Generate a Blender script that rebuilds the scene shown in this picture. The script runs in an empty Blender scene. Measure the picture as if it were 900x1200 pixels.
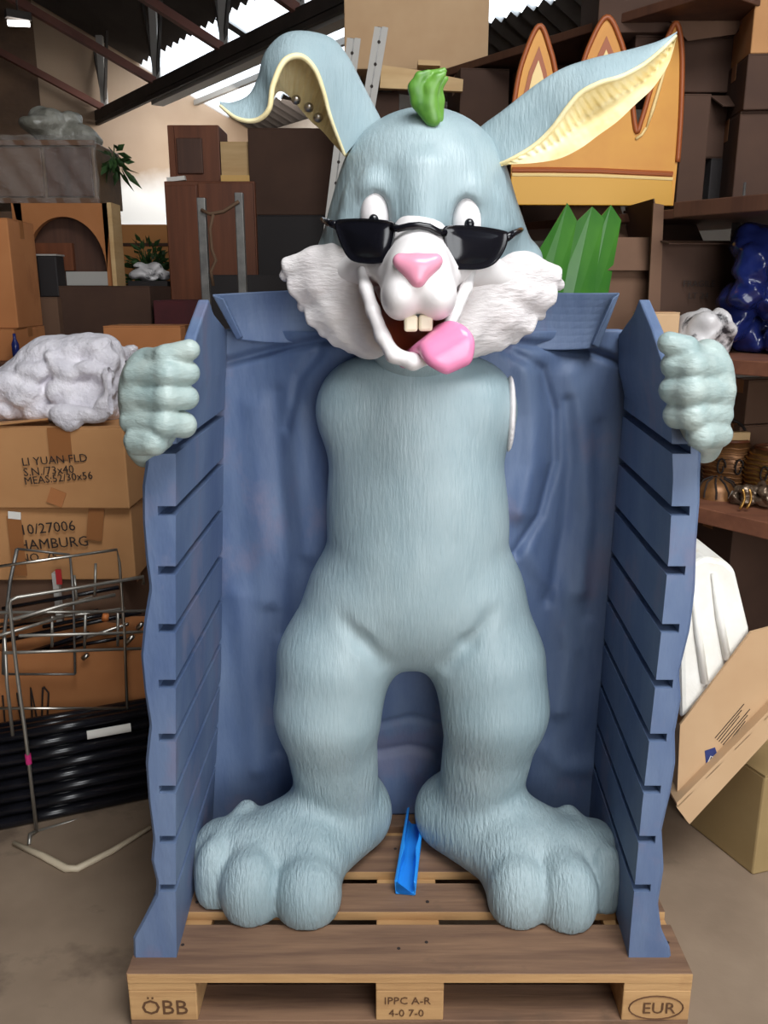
import bpy, bmesh, math, random
import numpy as np
from mathutils import Vector, Matrix, Euler, noise as mnoise

random.seed(7)
SC = bpy.context.scene
COL = SC.collection

# ------------------------------------------------------------------ camera
CAM = Vector((-0.055, -1.5, 1.544))
PITCH = 0.255                       # radians below the horizontal
FPX = 1000.0                        # focal length in pixels of the 900x1200 frame
cd = bpy.data.cameras.new('camera')
cd.sensor_fit = 'VERTICAL'
cd.sensor_height = 36.0
cd.lens = 36.0 * FPX / 1200.0
cd.clip_start = 0.05
cam = bpy.data.objects.new('camera', cd)
COL.objects.link(cam)
cam.location = CAM
cam.rotation_euler = (math.pi / 2 - PITCH, 0, 0)
SC.camera = cam

# ------------------------------------------------------------------ world, light, exposure
SC.view_settings.view_transform = 'Standard'
SC.view_settings.look = 'None'
SC.view_settings.gamma = 1.0
SC.view_settings.use_curve_mapping = False
SC.view_settings.exposure = 0.20
w = bpy.data.worlds.new('overcast_sky')
SC.world = w
w.use_nodes = True
bg = w.node_tree.nodes['Background']
bg.inputs['Color'].default_value = (0.93, 0.97, 1.0, 1)
bg.inputs['Strength'].default_value = 2.8

def area_light(name, loc, target, sx, sy, power, color=(1, 1, 1)):
    d = bpy.data.lights.new(name, 'AREA')
    d.shape = 'RECTANGLE'
    d.size, d.size_y = sx, sy
    d.energy = power
    d.color = color
    o = bpy.data.objects.new(name, d)
    COL.objects.link(o)
    o.location = loc
    o.rotation_euler = (Vector(target) - Vector(loc)).to_track_quat('-Z', 'Y').to_euler()
    return o

area_light('daylight_through_gate', (1.4, -3.5, 1.9), (0, 0.3, 0.6), 3.0, 2.2, 62, (0.97, 0.985, 1.0))
area_light('added_overhead_light', (0.9, -1.75, 4.2), (0.8, -1.2, 0.0), 2.2, 1.7, 160, (0.97, 0.99, 1.0))  # lamp added below the closed roof sheets for light from above
area_light('daylight_at_far_skylight', (-1.6, 8.9, 3.55), (-2.4, 10.3, 1.2), 1.6, 0.8, 42, (1.0, 0.97, 0.93))

# ------------------------------------------------------------------ helpers
def P(px, py, Y):
    """point of the plane at depth Y that lies under a pixel of the photograph"""
    a, b = (px - 450) / FPX, (600 - py) / FPX
    d = Vector((a, math.cos(PITCH) + b * math.sin(PITCH), -math.sin(PITCH) + b * math.cos(PITCH)))
    return CAM + d * ((Y - CAM.y) / d.y)

def PZ(px, py, Z):
    a, b = (px - 450) / FPX, (600 - py) / FPX
    d = Vector((a, math.cos(PITCH) + b * math.sin(PITCH), -math.sin(PITCH) + b * math.cos(PITCH)))
    return CAM + d * ((Z - CAM.z) / d.z)

def mpp(p):
    """metres per pixel at a point"""
    v = Vector(p) - CAM
    return (v.y * math.cos(PITCH) - v.z * math.sin(PITCH)) / FPX

def srgb(r, g, b):
    f = lambda c: (c / 255 / 12.92) if c / 255 <= 0.04045 else ((c / 255 + 0.055) / 1.055) ** 2.4
    return (f(r), f(g), f(b), 1)

MATS = {}
def bump_by_height(m, z0, z1, s0, s1):
    nt = m.node_tree
    bp = next(n for n in nt.nodes if n.type == 'BUMP')
    tc = next(n for n in nt.nodes if n.type == 'TEX_COORD')
    sx = nt.nodes.new('ShaderNodeSeparateXYZ')
    nt.links.new(tc.outputs['Object'], sx.inputs[0])
    mr = nt.nodes.new('ShaderNodeMapRange')
    for k, v in zip(('From Min', 'From Max', 'To Min', 'To Max'), (z0, z1, s0, s1)):
        mr.inputs[k].default_value = v
    nt.links.new(sx.outputs['Z'], mr.inputs['Value'])
    nt.links.new(mr.outputs['Result'], bp.inputs['Strength'])

def mat(name, c1, c2=None, rough=0.6, metal=0.0, vscale=6.0, vstretch=(1, 1, 1), lo=0.35, hi=0.65,
        bump=0.0, bscale=60.0, bstretch=(1, 1, 1), bdist=0.004, detail=4.0, spec=0.5, coat=0.0,
        c3=None, s3=3.0, t3=0.62, trans=0.0, alpha=1.0):
    if name in MATS:
        return MATS[name]
    m = bpy.data.materials.new(name)
    m.use_nodes = True
    nt = m.node_tree
    N, L = nt.nodes, nt.links
    b = N['Principled BSDF']
    b.inputs['Roughness'].default_value = rough
    b.inputs['Metallic'].default_value = metal
    b.inputs['Specular IOR Level'].default_value = spec
    b.inputs['Coat Weight'].default_value = coat
    b.inputs['Transmission Weight'].default_value = trans
    b.inputs['Alpha'].default_value = alpha
    b.inputs['Base Color'].default_value = c1
    tc = N.new('ShaderNodeTexCoord')
    def noisy(scale, stretch, det=4.0):
        mp = N.new('ShaderNodeMapping')
        mp.inputs['Scale'].default_value = stretch
        L.new(tc.outputs['Object'], mp.inputs['Vector'])
        n = N.new('ShaderNodeTexNoise')
        n.inputs['Scale'].default_value = scale
        n.inputs['Detail'].default_value = det
        n.inputs['Roughness'].default_value = 0.6
        L.new(mp.outputs['Vector'], n.inputs['Vector'])
        return n
    if c2 is not None:
        n = noisy(vscale, vstretch, detail)
        r = N.new('ShaderNodeValToRGB')
        r.color_ramp.elements[0].position = lo
        r.color_ramp.elements[0].color = c1
        r.color_ramp.elements[1].position = hi
        r.color_ramp.elements[1].color = c2
        L.new(n.outputs['Fac'], r.inputs['Fac'])
        out = r.outputs['Color']
        if c3 is not None:
            n3 = noisy(s3, (1, 1.3, 0.8), 6.0)
            r3 = N.new('ShaderNodeValToRGB')
            r3.color_ramp.elements[0].position = t3
            r3.color_ramp.elements[0].color = (0, 0, 0, 1)
            r3.color_ramp.elements[1].position = min(1.0, t3 + 0.09)
            r3.color_ramp.elements[1].color = (1, 1, 1, 1)
            L.new(n3.outputs['Fac'], r3.inputs['Fac'])
            mx = N.new('ShaderNodeMix')
            mx.data_type = 'RGBA'
            L.new(r3.outputs['Color'], mx.inputs['Factor'])
            L.new(out, mx.inputs[6])
            mx.inputs[7].default_value = c3
            out = mx.outputs[2]
        L.new(out, b.inputs['Base Color'])
    if bump:
        n = noisy(bscale, bstretch, 3.0)
        bp = N.new('ShaderNodeBump')
        bp.inputs['Strength'].default_value = bump
        bp.inputs['Distance'].default_value = bdist
        L.new(n.outputs['Fac'], bp.inputs['Height'])
        L.new(bp.outputs['Normal'], b.inputs['Normal'])
    MATS[name] = m
    return m

WLOC = {}
def wloc(o):
    return WLOC.get(o.name, Vector((0, 0, 0))) if o is not None else Vector((0, 0, 0))

def tag(o, label=None, cat=None, group=None, kind=None):
    if label: o['label'] = label
    if cat: o['category'] = cat
    if group: o['group'] = group
    if kind: o['kind'] = kind
    return o

def thing(name, label, cat, loc, group=None):
    o = bpy.data.objects.new(name, None)
    COL.objects.link(o)
    o.empty_display_size = 0.05
    o.location = loc
    WLOC[o.name] = Vector(loc)
    return tag(o, label, cat, group)

def mesh(name, V, F, m, parent=None, smooth=False, bevel=0.0, label=None, origin=None):
    """V in world coordinates; the object's origin is its parent's origin, or the base of a top-level mesh"""
    V = np.asarray([tuple(v) for v in V] if not isinstance(V, np.ndarray) else V, dtype=float)
    if parent is not None:
        org = wloc(parent)
    elif origin is not None:
        org = Vector(origin)
    else:
        mn, mx = V.min(0), V.max(0)
        org = Vector(((mn[0] + mx[0]) / 2, (mn[1] + mx[1]) / 2, mn[2]))
    V = V - np.array(org)
    me = bpy.data.meshes.new(name)
    me.from_pydata(V.tolist() if len(V) < 20000 else V, [], F if not isinstance(F, np.ndarray) else F.tolist())
    me.materials.append(m)
    if smooth:
        me.shade_smooth()
    me.update()
    o = bpy.data.objects.new(name, me)
    COL.objects.link(o)
    if parent is not None:
        o.parent = parent
    else:
        o.location = org
    WLOC[o.name] = org
    if bevel:
        md = o.modifiers.new('bevel', 'BEVEL')
        md.width = bevel
        md.segments = 2
        md.limit_method = 'ANGLE'
    if label: o['label'] = label
    return o

class MB:
    def __init__(s):
        s.V, s.F = [], []
    def add(s, V, F):
        k = len(s.V)
        s.V += [tuple(v) for v in V]
        s.F += [tuple(i + k for i in f) for f in F]
        return s
    def box(s, c, size, rot=(0, 0, 0)):
        R = Euler(rot).to_matrix()
        c = Vector(c)
        hx, hy, hz = size[0] / 2, size[1] / 2, size[2] / 2
        V = [c + R @ Vector((x * hx, y * hy, z * hz)) for z in (-1, 1) for y in (-1, 1) for x in (-1, 1)]
        return s.add(V, [(0, 2, 3, 1), (4, 5, 7, 6), (0, 1, 5, 4), (2, 6, 7, 3), (0, 4, 6, 2), (1, 3, 7, 5)])
    def tube(s, pts, r, n=8, cap=True):
        pts = [Vector(p) for p in pts]
        m = len(pts)
        rs = r if isinstance(r, (list, tuple)) else [r] * m
        V, F = [], []
        ref = None
        for i, p in enumerate(pts):
            t = (pts[min(i + 1, m - 1)] - pts[max(i - 1, 0)]).normalized()
            if ref is None:
                ref = t.orthogonal().normalized()
            a = (ref - t * ref.dot(t)).normalized()
            ref = a
            b = t.cross(a)
            for k in range(n):
                q = 2 * math.pi * k / n
                V.append(p + (a * math.cos(q) + b * math.sin(q)) * rs[i])
        for i in range(m - 1):
            for k in range(n):
                k2 = (k + 1) % n
                F.append((i * n + k, i * n + k2, (i + 1) * n + k2, (i + 1) * n + k))
        if cap:
            F.append(tuple(reversed(range(n))))
            F.append(tuple((m - 1) * n + k for k in range(n)))
        return s.add(V, F)
    def prism(s, poly, ext):
        """poly: list of 3-D points; extruded by the vector ext"""
        ext = Vector(ext)
        n = len(poly)
        V = [Vector(p) for p in poly] + [Vector(p) + ext for p in poly]
        F = [tuple(range(n)), tuple(reversed(range(n, 2 * n)))]
        for i in range(n):
            j = (i + 1) % n
            F.append((j, i, i + n, j + n))
        return s.add(V, F)
    def grid(s, rows, close=False):
        n = len(rows[0])
        V = [p for r in rows for p in r]
        F = []
        for i in range(len(rows) - 1):
            for k in range(n if close else n - 1):
                k2 = (k + 1) % n
                F.append((i * n + k, i * n + k2, (i + 1) * n + k2, (i + 1) * n + k))
        return s.add(V, F)
    def lathe(s, c, prof, n=20):
        c = Vector(c)
        rows = [[c + Vector((r * math.cos(2 * math.pi * k / n), r * math.sin(2 * math.pi * k / n), z)) for k in range(n)] for r, z in prof]
        return s.grid(rows, close=True)
    def build(s, name, m, parent=None, **kw):
        return mesh(name, s.V, s.F, m, parent, **kw)

def fixnormals(o):
    bm = bmesh.new()
    bm.from_mesh(o.data)
    bmesh.ops.recalc_face_normals(bm, faces=bm.faces)
    bm.to_mesh(o.data)
    bm.free()
    return o

def catmull(pts, n):
    """n samples along a Catmull-Rom curve through pts"""
    pts = [np.array(p, float) for p in pts]
    m = len(pts) - 1
    out = []
    for i in range(n):
        t = i / (n - 1) * m
        k = min(int(t), m - 1)
        f = t - k
        p0, p1, p2, p3 = pts[max(k - 1, 0)], pts[k], pts[k + 1], pts[min(k + 2, m)]
        out.append(0.5 * ((2 * p1) + (-p0 + p2) * f + (2 * p0 - 5 * p1 + 4 * p2 - p3) * f * f + (-p0 + 3 * p1 - 3 * p2 + p3) * f ** 3))
    return out

def text_on(parent, body, origin, right, up, size, m, name='printed_text', depth=0.0006, shear=0.0):
    """flat lettering: origin = lower left corner, right / up = directions of the writing surface"""
    cu = bpy.data.curves.new('lettering', 'FONT')
    cu.body = body
    cu.size = size
    cu.extrude = depth / 2
    cu.shear = shear
    cu.resolution_u = 2
    tmp = bpy.data.objects.new('lettering', cu)
    COL.objects.link(tmp)
    dg = bpy.context.evaluated_depsgraph_get()
    me0 = bpy.data.meshes.new_from_object(tmp.evaluated_get(dg))
    V = [v.co.copy() for v in me0.vertices]
    F = [tuple(p.vertices) for p in me0.polygons]
    bpy.data.objects.remove(tmp)
    bpy.data.meshes.remove(me0)
    bpy.data.curves.remove(cu)
    right = Vector(right).normalized()
    up = Vector(up).normalized()
    nrm = right.cross(up)
    o = Vector(origin)
    W = [o + right * v.x + up * v.y + nrm * (v.z + depth / 2) for v in V]
    return mesh(name, W, F, m, parent)

# ---------------------------------------------------------------- signed distance modelling
class Field:
    """a volume of samples that smooth-blended shapes are written into, then skinned"""
    def __init__(s, lo, hi, h):
        s.lo, s.h = np.array(lo, float), h
        n = [int(math.ceil((hi[i] - lo[i]) / h)) + 1 for i in range(3)]
        s.n = n
        ax = [(s.lo[i] + h * np.arange(n[i])).astype(np.float32) for i in range(3)]
        s.x, s.y, s.z = ax[0][:, None, None], ax[1][None, :, None], ax[2][None, None, :]
        s.d = np.full(n, 1.0, np.float32)
    def _sub(s, a, b, r):
        mn = np.minimum(a, b) - r
        mx = np.maximum(a, b) + r
        i0 = np.clip(np.floor((mn - s.lo) / s.h).astype(int), 0, np.array(s.n))
        i1 = np.clip(np.ceil((mx - s.lo) / s.h).astype(int) + 1, 0, np.array(s.n))
        return tuple(slice(i0[i], i1[i]) for i in range(3))
    def cap(s, a, b, ra, rb=None, sc=(1, 1, 1), k=0.02, cut=False):
        """tapered capsule from a to b; sc stretches its cross-section along the axes"""
        a, b = np.array(a, float), np.array(b, float)
        rb = ra if rb is None else rb
        R = max(ra, rb) * max(sc) + 3 * k + 3 * s.h
        sl = s._sub(a, b, R)
        if any(q.stop - q.start < 1 for q in sl):
            return s
        X, Y, Z = s.x[sl[0]], s.y[:, sl[1]], s.z[:, :, sl[2]]
        ba = (b - a) / np.array(sc)
        qx, qy, qz = (X - a[0]) / sc[0], (Y - a[1]) / sc[1], (Z - a[2]) / sc[2]
        L2 = float(ba @ ba)
        t = np.clip((qx * ba[0] + qy * ba[1] + qz * ba[2]) / L2, 0, 1) if L2 > 1e-12 else np.zeros(1, np.float32)
        d = np.sqrt((qx - ba[0] * t) ** 2 + (qy - ba[1] * t) ** 2 + (qz - ba[2] * t) ** 2) - (ra + (rb - ra) * t)
        d = d * min(1.0, min(sc)) if min(sc) < 1 else d
        s._blend(sl, d.astype(np.float32), k, cut)
        return s
    def ell(s, c, r, k=0.02, cut=False):
        c = np.array(c, float)
        sl = s._sub(c, c, max(r) + 3 * k + 3 * s.h)
        if any(q.stop - q.start < 1 for q in sl):
            return s
        X, Y, Z = s.x[sl[0]] - c[0], s.y[:, sl[1]] - c[1], s.z[:, :, sl[2]] - c[2]
        k0 = np.sqrt((X / r[0]) ** 2 + (Y / r[1]) ** 2 + (Z / r[2]) ** 2)
        k1 = np.sqrt((X / r[0] ** 2) ** 2 + (Y / r[1] ** 2) ** 2 + (Z / r[2] ** 2) ** 2) + 1e-6
        d = np.where(k0 < 0.2, (k0 - 1) * min(r), k0 * (k0 - 1) / k1)
        s._blend(sl, d.astype(np.float32), k, cut)
        return s
    def _blend(s, sl, d, k, cut):
        o = s.d[sl]
        if cut:
            d = -d
            h = np.clip(0.5 - 0.5 * (o - d) / k, 0, 1)
            s.d[sl] = o + (d - o) * h + k * h * (1 - h)
        else:
            h = np.clip(0.5 + 0.5 * (o - d) / k, 0, 1)
            s.d[sl] = o + (d - o) * h - k * h * (1 - h)
    def floor(s, z):
        s.d = np.maximum(s.d, z - s.z)
        return s
    def skin(s, name, m, parent=None, disp=None, **kw):
        F = s.d
        S = F < 0
        nx, ny, nz = S.shape
        cnt = np.zeros((nx - 1, ny - 1, nz - 1), np.int8)
        for i in (0, 1):
            for j in (0, 1):
                for k in (0, 1):
                    cnt += S[i:nx - 1 + i, j:ny - 1 + j, k:nz - 1 + k]
        act = (cnt > 0) & (cnt < 8)
        I, J, K = np.nonzero(act)
        idx = np.full(act.shape, -1, np.int64)
        idx[I, J, K] = np.arange(len(I))
        acc = np.zeros((len(I), 3))
        num = np.zeros(len(I))
        corners = [(i, j, k) for i in (0, 1) for j in (0, 1) for k in (0, 1)]
        vals = {c: F[I + c[0], J + c[1], K + c[2]].astype(float) for c in corners}
        for c in corners:
            for ax in range(3):
                if c[ax] == 0:
                    e = list(c); e[ax] = 1; e = tuple(e)
                    a, b = vals[c], vals[e]
                    x = (a < 0) != (b < 0)
                    t = np.where(x, a / np.where(x, a - b, 1), 0)
                    p = np.tile(np.array(c, float), (len(I), 1))
                    p[:, ax] += t
                    acc += p * x[:, None]
                    num += x
        V = (np.stack([I, J, K], 1) + acc / num[:, None]) * s.h + s.lo
        Q = []
        for ax in range(3):
            b1, b2 = (ax + 1) % 3, (ax + 2) % 3
            A = [slice(None)] * 3; B = [slice(None)] * 3
            A[ax] = slice(0, -1); B[ax] = slice(1, None)
            sa, sb = S[tuple(A)], S[tuple(B)]
            for flip in (False, True):
                E = np.argwhere((sa & ~sb) if not flip else (~sa & sb))
                ok = (E[:, b1] > 0) & (E[:, b2] > 0) & (E[:, b1] < S.shape[b1] - 1) & (E[:, b2] < S.shape[b2] - 1)
                E = E[ok]
                if not len(E):
                    continue
                o1 = np.zeros(3, int); o1[b1] = 1
                o2 = np.zeros(3, int); o2[b2] = 1
                g = lambda e: idx[e[:, 0], e[:, 1], e[:, 2]]
                q = np.stack([g(E - o1 - o2), g(E - o2), g(E), g(E - o1)], 1)
                Q.append(q[:, ::-1] if flip else q)
        Q = np.concatenate(Q)
        Q = Q[(Q >= 0).all(1)]
        if disp is not None:
            V = disp(V)
        return mesh(name, V, Q, m, parent, smooth=True, **kw)

def E3(px, py, Y, rx, ry, rz):
    """ellipsoid from pixel centre, depth, pixel radii in the picture plane and metric depth radius"""
    p = P(px, py, Y)
    s = mpp(p)
    return p, (rx * s, ry, rz * s)

# ------------------------------------------------------------------ materials
m_fur = mat('grey_blue_sculpted_fur', srgb(136, 157, 164), srgb(158, 176, 181), rough=0.42, vscale=5, vstretch=(1, 1, 0.6),
            bump=0.4, bscale=1.0, bstretch=(170, 50, 24), bdist=0.006, spec=0.5)
bump_by_height(m_fur, .22, .50, 1.0, .38)
m_hand = mat('pale_green_grey_fur', srgb(144, 164, 163), srgb(172, 186, 181), rough=0.42, vscale=14,
             bump=0.5, bscale=1.0, bstretch=(60, 60, 170), bdist=0.004)
m_jacket = mat('worn_blue_jacket_paint', srgb(72, 92, 130), srgb(102, 120, 150), rough=0.55, vscale=4.5, vstretch=(1.8, 1, 0.45), lo=0.32, hi=0.66, detail=9,
               c3=srgb(106, 112, 140), s3=4.5, t3=0.54, bump=0.3, bscale=14, bstretch=(2, 1, 0.7), bdist=0.01)
m_white = mat('off_white_paint', srgb(228, 222, 222), srgb(240, 236, 235), rough=0.35, vscale=8, bump=0.08, bscale=40)
m_ruff = mat('white_sculpted_fur', srgb(214, 207, 207), srgb(238, 233, 232), rough=0.5, vscale=9,
             bump=0.5, bscale=1.0, bstretch=(30, 40, 110), bdist=0.008)
m_pink = mat('pink_paint', srgb(226, 148, 172), srgb(232, 160, 182), rough=0.25)
m_tongue = mat('bright_pink_paint', srgb(226, 128, 170), srgb(234, 142, 182), rough=0.2)
m_mouth = mat('red_brown_paint', srgb(150, 66, 42), srgb(166, 78, 52), rough=0.45)
m_tooth = mat('ivory_paint', srgb(236, 224, 196), rough=0.3)
m_cream = mat('cream_ear_lining', srgb(222, 204, 150), srgb(240, 228, 186), rough=0.5, vscale=14, vstretch=(1, 1, 1))
m_black = mat('gloss_black_paint', (0.006, 0.006, 0.009, 1), rough=0.18)
m_green = mat('leaf_green_paint', srgb(60, 112, 38), srgb(100, 150, 58), rough=0.4, vscale=22, vstretch=(1, 1, 0.3), lo=.4, hi=.6)
m_steel = mat('bright_steel', srgb(190, 186, 178), rough=0.3, metal=1.0)
m_dullsteel = mat('dull_galvanised_steel', srgb(112, 110, 108), srgb(136, 134, 130), rough=0.45, metal=0.7, vscale=20)
m_pallet = mat('weathered_pallet_wood', srgb(104, 77, 60), srgb(134, 102, 78), rough=0.75, vscale=4, vstretch=(0.7, 9, 9), bump=0.3, bscale=8, bstretch=(1, 20, 20), bdist=0.003,
               c3=srgb(104, 80, 62), s3=5, t3=0.6)
m_palletcut = mat('fresh_pallet_wood', srgb(170, 130, 86), srgb(190, 150, 102), rough=0.75, vscale=4, vstretch=(1, 9, 9), bump=0.3, bscale=8, bstretch=(1, 20, 20), bdist=0.003,
                  c3=srgb(160, 120, 78), s3=4, t3=0.6)
m_brand = mat('burnt_brand_marks', srgb(92, 62, 38), rough=0.9)
m_card = mat('brown_cardboard', srgb(176, 126, 80), srgb(190, 140, 92), rough=0.85, vscale=2.5, bump=0.1, bscale=3, bstretch=(1, 1, 40), bdist=0.002, c3=srgb(158, 110, 68), s3=3, t3=.62)
m_card2 = mat('orange_brown_cardboard', srgb(168, 106, 60), srgb(182, 120, 72), rough=0.85, vscale=2.5, c3=srgb(160, 100, 58), s3=3, t3=.62)
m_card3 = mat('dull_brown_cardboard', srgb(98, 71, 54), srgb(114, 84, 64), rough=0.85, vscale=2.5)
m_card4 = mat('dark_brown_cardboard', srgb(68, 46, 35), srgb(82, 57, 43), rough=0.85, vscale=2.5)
m_card5 = mat('yellow_brown_cardboard', srgb(150, 126, 84), srgb(166, 142, 98), rough=0.8, vscale=2.5)
m_tan = mat('pale_tan_cardboard', srgb(190, 154, 116), srgb(202, 168, 130), rough=0.8, vscale=2.5)
m_tape = mat('brown_packing_tape', srgb(150, 98, 58), rough=0.3)
m_ink = mat('black_ink', srgb(40, 30, 26), rough=0.8)
m_floor = mat('dirty_concrete', srgb(122, 103, 85), srgb(146, 126, 106), rough=0.85, vscale=2.2, bump=0.3, bscale=40, bdist=0.003, c3=srgb(104, 87, 72), s3=2.5, t3=.58)
m_wood = mat('red_brown_veneer', srgb(98, 52, 28), srgb(118, 66, 38), rough=0.5, vscale=3, vstretch=(8, 8, 0.6))
m_darkwood = mat('dark_brown_wood', srgb(74, 46, 34), srgb(90, 58, 42), rough=0.55, vscale=3, vstretch=(8, 8, 0.6))
m_shelfwood = mat('reddish_shelf_board', srgb(108, 66, 48), srgb(126, 80, 58), rough=0.6, vscale=3, vstretch=(1, 8, 8))
m_ply = mat('pale_plywood', srgb(196, 158, 108), srgb(210, 176, 126), rough=0.65, vscale=3, vstretch=(1, 1, 8))
m_wad = mat('white_polyester_wadding', srgb(216, 212, 220), srgb(232, 228, 234), rough=1.0, vscale=18, bump=0.7, bscale=60, bdist=0.01, spec=0.1)
m_plasticblue = mat('navy_plastic_sheet', srgb(24, 32, 84), srgb(34, 46, 108), rough=0.18, vscale=6, bump=0.6, bscale=9, bdist=0.02)
m_bag = mat('grey_white_plastic', srgb(200, 196, 196), srgb(220, 216, 216), rough=0.35, vscale=9, c3=srgb(52, 50, 54), s3=14, t3=.54)
m_polysty = mat('white_polystyrene', srgb(232, 228, 218), srgb(244, 241, 234), rough=0.8, vscale=8, bump=0.15, bscale=90, c3=srgb(222, 204, 176), s3=6, t3=.64)
m_blackpole = mat('black_coated_tube', srgb(18, 18, 22), srgb(26, 26, 32), rough=0.25)
m_bluechan = mat('bright_blue_plastic', srgb(40, 142, 230), rough=0.35)
m_ratan = mat('bronze_woven_wire', srgb(116, 78, 46), srgb(150, 104, 62), rough=0.4, metal=0.4, vscale=30)
m_gold = mat('gold_leaf_metal', srgb(196, 150, 80), rough=0.3, metal=0.8)
m_beam = mat('dark_steel_beam', srgb(64, 58, 54), srgb(80, 72, 66), rough=0.7, vscale=3)
m_rafter = mat('rust_red_steel', srgb(110, 62, 48), srgb(90, 52, 42), rough=0.7, vscale=3)
m_roof = mat('grey_brown_roof_sheet', srgb(54, 47, 42), srgb(66, 58, 52), rough=0.85, vscale=2)
m_palestrip = mat('pale_grey_metal', srgb(176, 172, 166), rough=0.6)
m_leafdark = mat('dark_green_leaves', srgb(36, 62, 30), srgb(60, 92, 44), rough=0.6, vscale=40)
m_red = mat('red_plastic', srgb(170, 40, 44), rough=0.4)
m_magenta = mat('magenta_tape', srgb(190, 40, 110), rough=0.5)
m_strap = mat('cream_plastic_strip', srgb(206, 190, 164), rough=0.5)
m_label = mat('white_paper', srgb(226, 222, 214), rough=0.7)

# ------------------------------------------------------------------ the hall
HU = Vector((-math.sin(math.radians(36)), math.cos(math.radians(36)), 0))     # long axis of the hall
HV = Vector((math.cos(math.radians(36)), math.sin(math.radians(36)), 0))
HO = Vector((CAM.x, CAM.y, 0))
def H(u, v, z):
    return HO + HU * u + HV * v + Vector((0, 0, z))
ROOF0, SL = 4.08, 0.40
def roofz(v):
    return ROOF0 - SL * (v - 4.49) if v > -3 else ROOF0 - SL * (-3 - 4.49) + SL * (v + 3)
U0, U1, V0, V1 = -3.6, 11.0, -12.0, 5.9

def slab(name, pts, t, m, kind='structure'):
    mb = MB()
    n = (Vector(pts[1]) - Vector(pts[0])).cross(Vector(pts[2]) - Vector(pts[0])).normalized()
    mb.prism(pts, n * t)
    o = mb.build(name, m)
    fixnormals(o)
    o['kind'] = kind
    return o

slab('floor', [H(U0, V0, 0), H(U0, V1, 0), H(U1, V1, 0), H(U1, V0, 0)][::-1], 0.1, m_floor)

def wall_material():
    m = mat('two_tone_masonry', srgb(205, 198, 188))
    nt = m.node_tree; N = nt.nodes; L = nt.links
    b = N['Principled BSDF']
    g = N.new('ShaderNodeNewGeometry')
    sx = N.new('ShaderNodeSeparateXYZ')
    L.new(g.outputs['Position'], sx.inputs[0])
    n = N.new('ShaderNodeTexNoise'); n.inputs['Scale'].default_value = 1.2; n.inputs['Detail'].default_value = 5
    L.new(g.outputs['Position'], n.inputs['Vector'])
    ad = N.new('ShaderNodeMath'); ad.operation = 'MULTIPLY_ADD'
    L.new(n.outputs['Fac'], ad.inputs[0]); ad.inputs[1].default_value = 0.5; L.new(sx.outputs['Z'], ad.inputs[2])
    r = N.new('ShaderNodeMapRange')
    r.inputs['From Min'].default_value = 2.95; r.inputs['From Max'].default_value = 3.2
    L.new(ad.outputs[0], r.inputs['Value'])
    rp = N.new('ShaderNodeValToRGB')
    rp.color_ramp.elements[0].color = srgb(178, 154, 128); rp.color_ramp.elements[1].color = srgb(140, 112, 88)
    L.new(n.outputs['Fac'], rp.inputs['Fac'])
    mx = N.new('ShaderNodeMix'); mx.data_type = 'RGBA'
    L.new(r.outputs['Result'], mx.inputs['Factor'])
    mx.inputs[6].default_value = srgb(240, 238, 234)
    L.new(rp.outputs['Color'], mx.inputs[7])
    L.new(mx.outputs[2], b.inputs['Base Color'])
    bk = N.new('ShaderNodeTexWave'); bk.bands_direction = 'Z'; bk.inputs['Scale'].default_value = 0.8
    L.new(g.outputs['Position'], bk.inputs['Vector'])
    bp = N.new('ShaderNodeBump'); bp.inputs['Strength'].default_value = 0.2; bp.inputs['Distance'].default_value = 0.02
    L.new(bk.outputs['Fac'], bp.inputs['Height']); L.new(bp.outputs['Normal'], b.inputs['Normal'])
    return m
m_wall = wall_material()
m_wallside = mat('grey_rendered_wall', srgb(104, 96, 88), srgb(120, 110, 100), rough=0.9, vscale=1.5)

m_brickdim = mat('brickwork_painted_dim', srgb(112, 86, 66), srgb(84, 64, 50), rough=.9, vscale=2.0, bump=.4, bscale=1.0, bstretch=(4, 4, 14), bdist=.02)  # dark brown puts the skylight's fall-off into the wall colour
VB = 3.05
slab('wall_back', [H(U1, VB, 0), H(U1, V1, 0), H(U1, V1, roofz(V1)), H(U1, VB, roofz(VB))], 0.15, m_wall)
slab('wall_back.001', [H(U1, V0, 0), H(U1, VB, 0), H(U1, VB, roofz(VB)), H(U1, -3, roofz(-3)), H(U1, V0, roofz(V0))], 0.15, m_brickdim)
slab('wall_right', [H(U0, V1, 0), H(U0, V1, roofz(V1)), H(U1, V1, roofz(V1)), H(U1, V1, 0)], 0.15, m_wallside)
slab('wall_left', [H(U0, V0, 0), H(U1, V0, 0), H(U1, V0, roofz(V0)), H(U0, V0, roofz(V0))], 0.15, m_wallside)
# front gable with the open gate that lets the daylight in
GV0, GV1, GZ = -1.9, 1.0, 2.8
slab('wall_front', [H(U0, V0, 0), H(U0, GV0, 0), H(U0, GV0, GZ), H(U0, GV1, GZ), H(U0, GV1, 0), H(U0, V1, 0), H(U0, V1, roofz(V1)), H(U0, -3, roofz(-3)), H(U0, V0, roofz(V0))][::-1], 0.15, m_wallside)

def corrugated(name, u0, u1, v0, v1, m, amp=0.035, pitch=0.18, lift=0.0, thick=0.02):
    """roof sheet whose corrugations run down the slope"""
    n = max(2, int((u1 - u0) / pitch) * 4)
    rows = []
    for v in (v0, v1):
        rows.append([H(u0 + (u1 - u0) * i / n, v, roofz(v) + lift + amp * math.sin(i * math.pi / 2)) for i in range(n + 1)])
    top = [[p + Vector((0, 0, thick)) for p in r] for r in rows]
    mb = MB()
    mb.grid(rows); mb.grid(top[::-1])
    o = mb.build(name, m)
    o['kind'] = 'structure'
    return o

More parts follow.
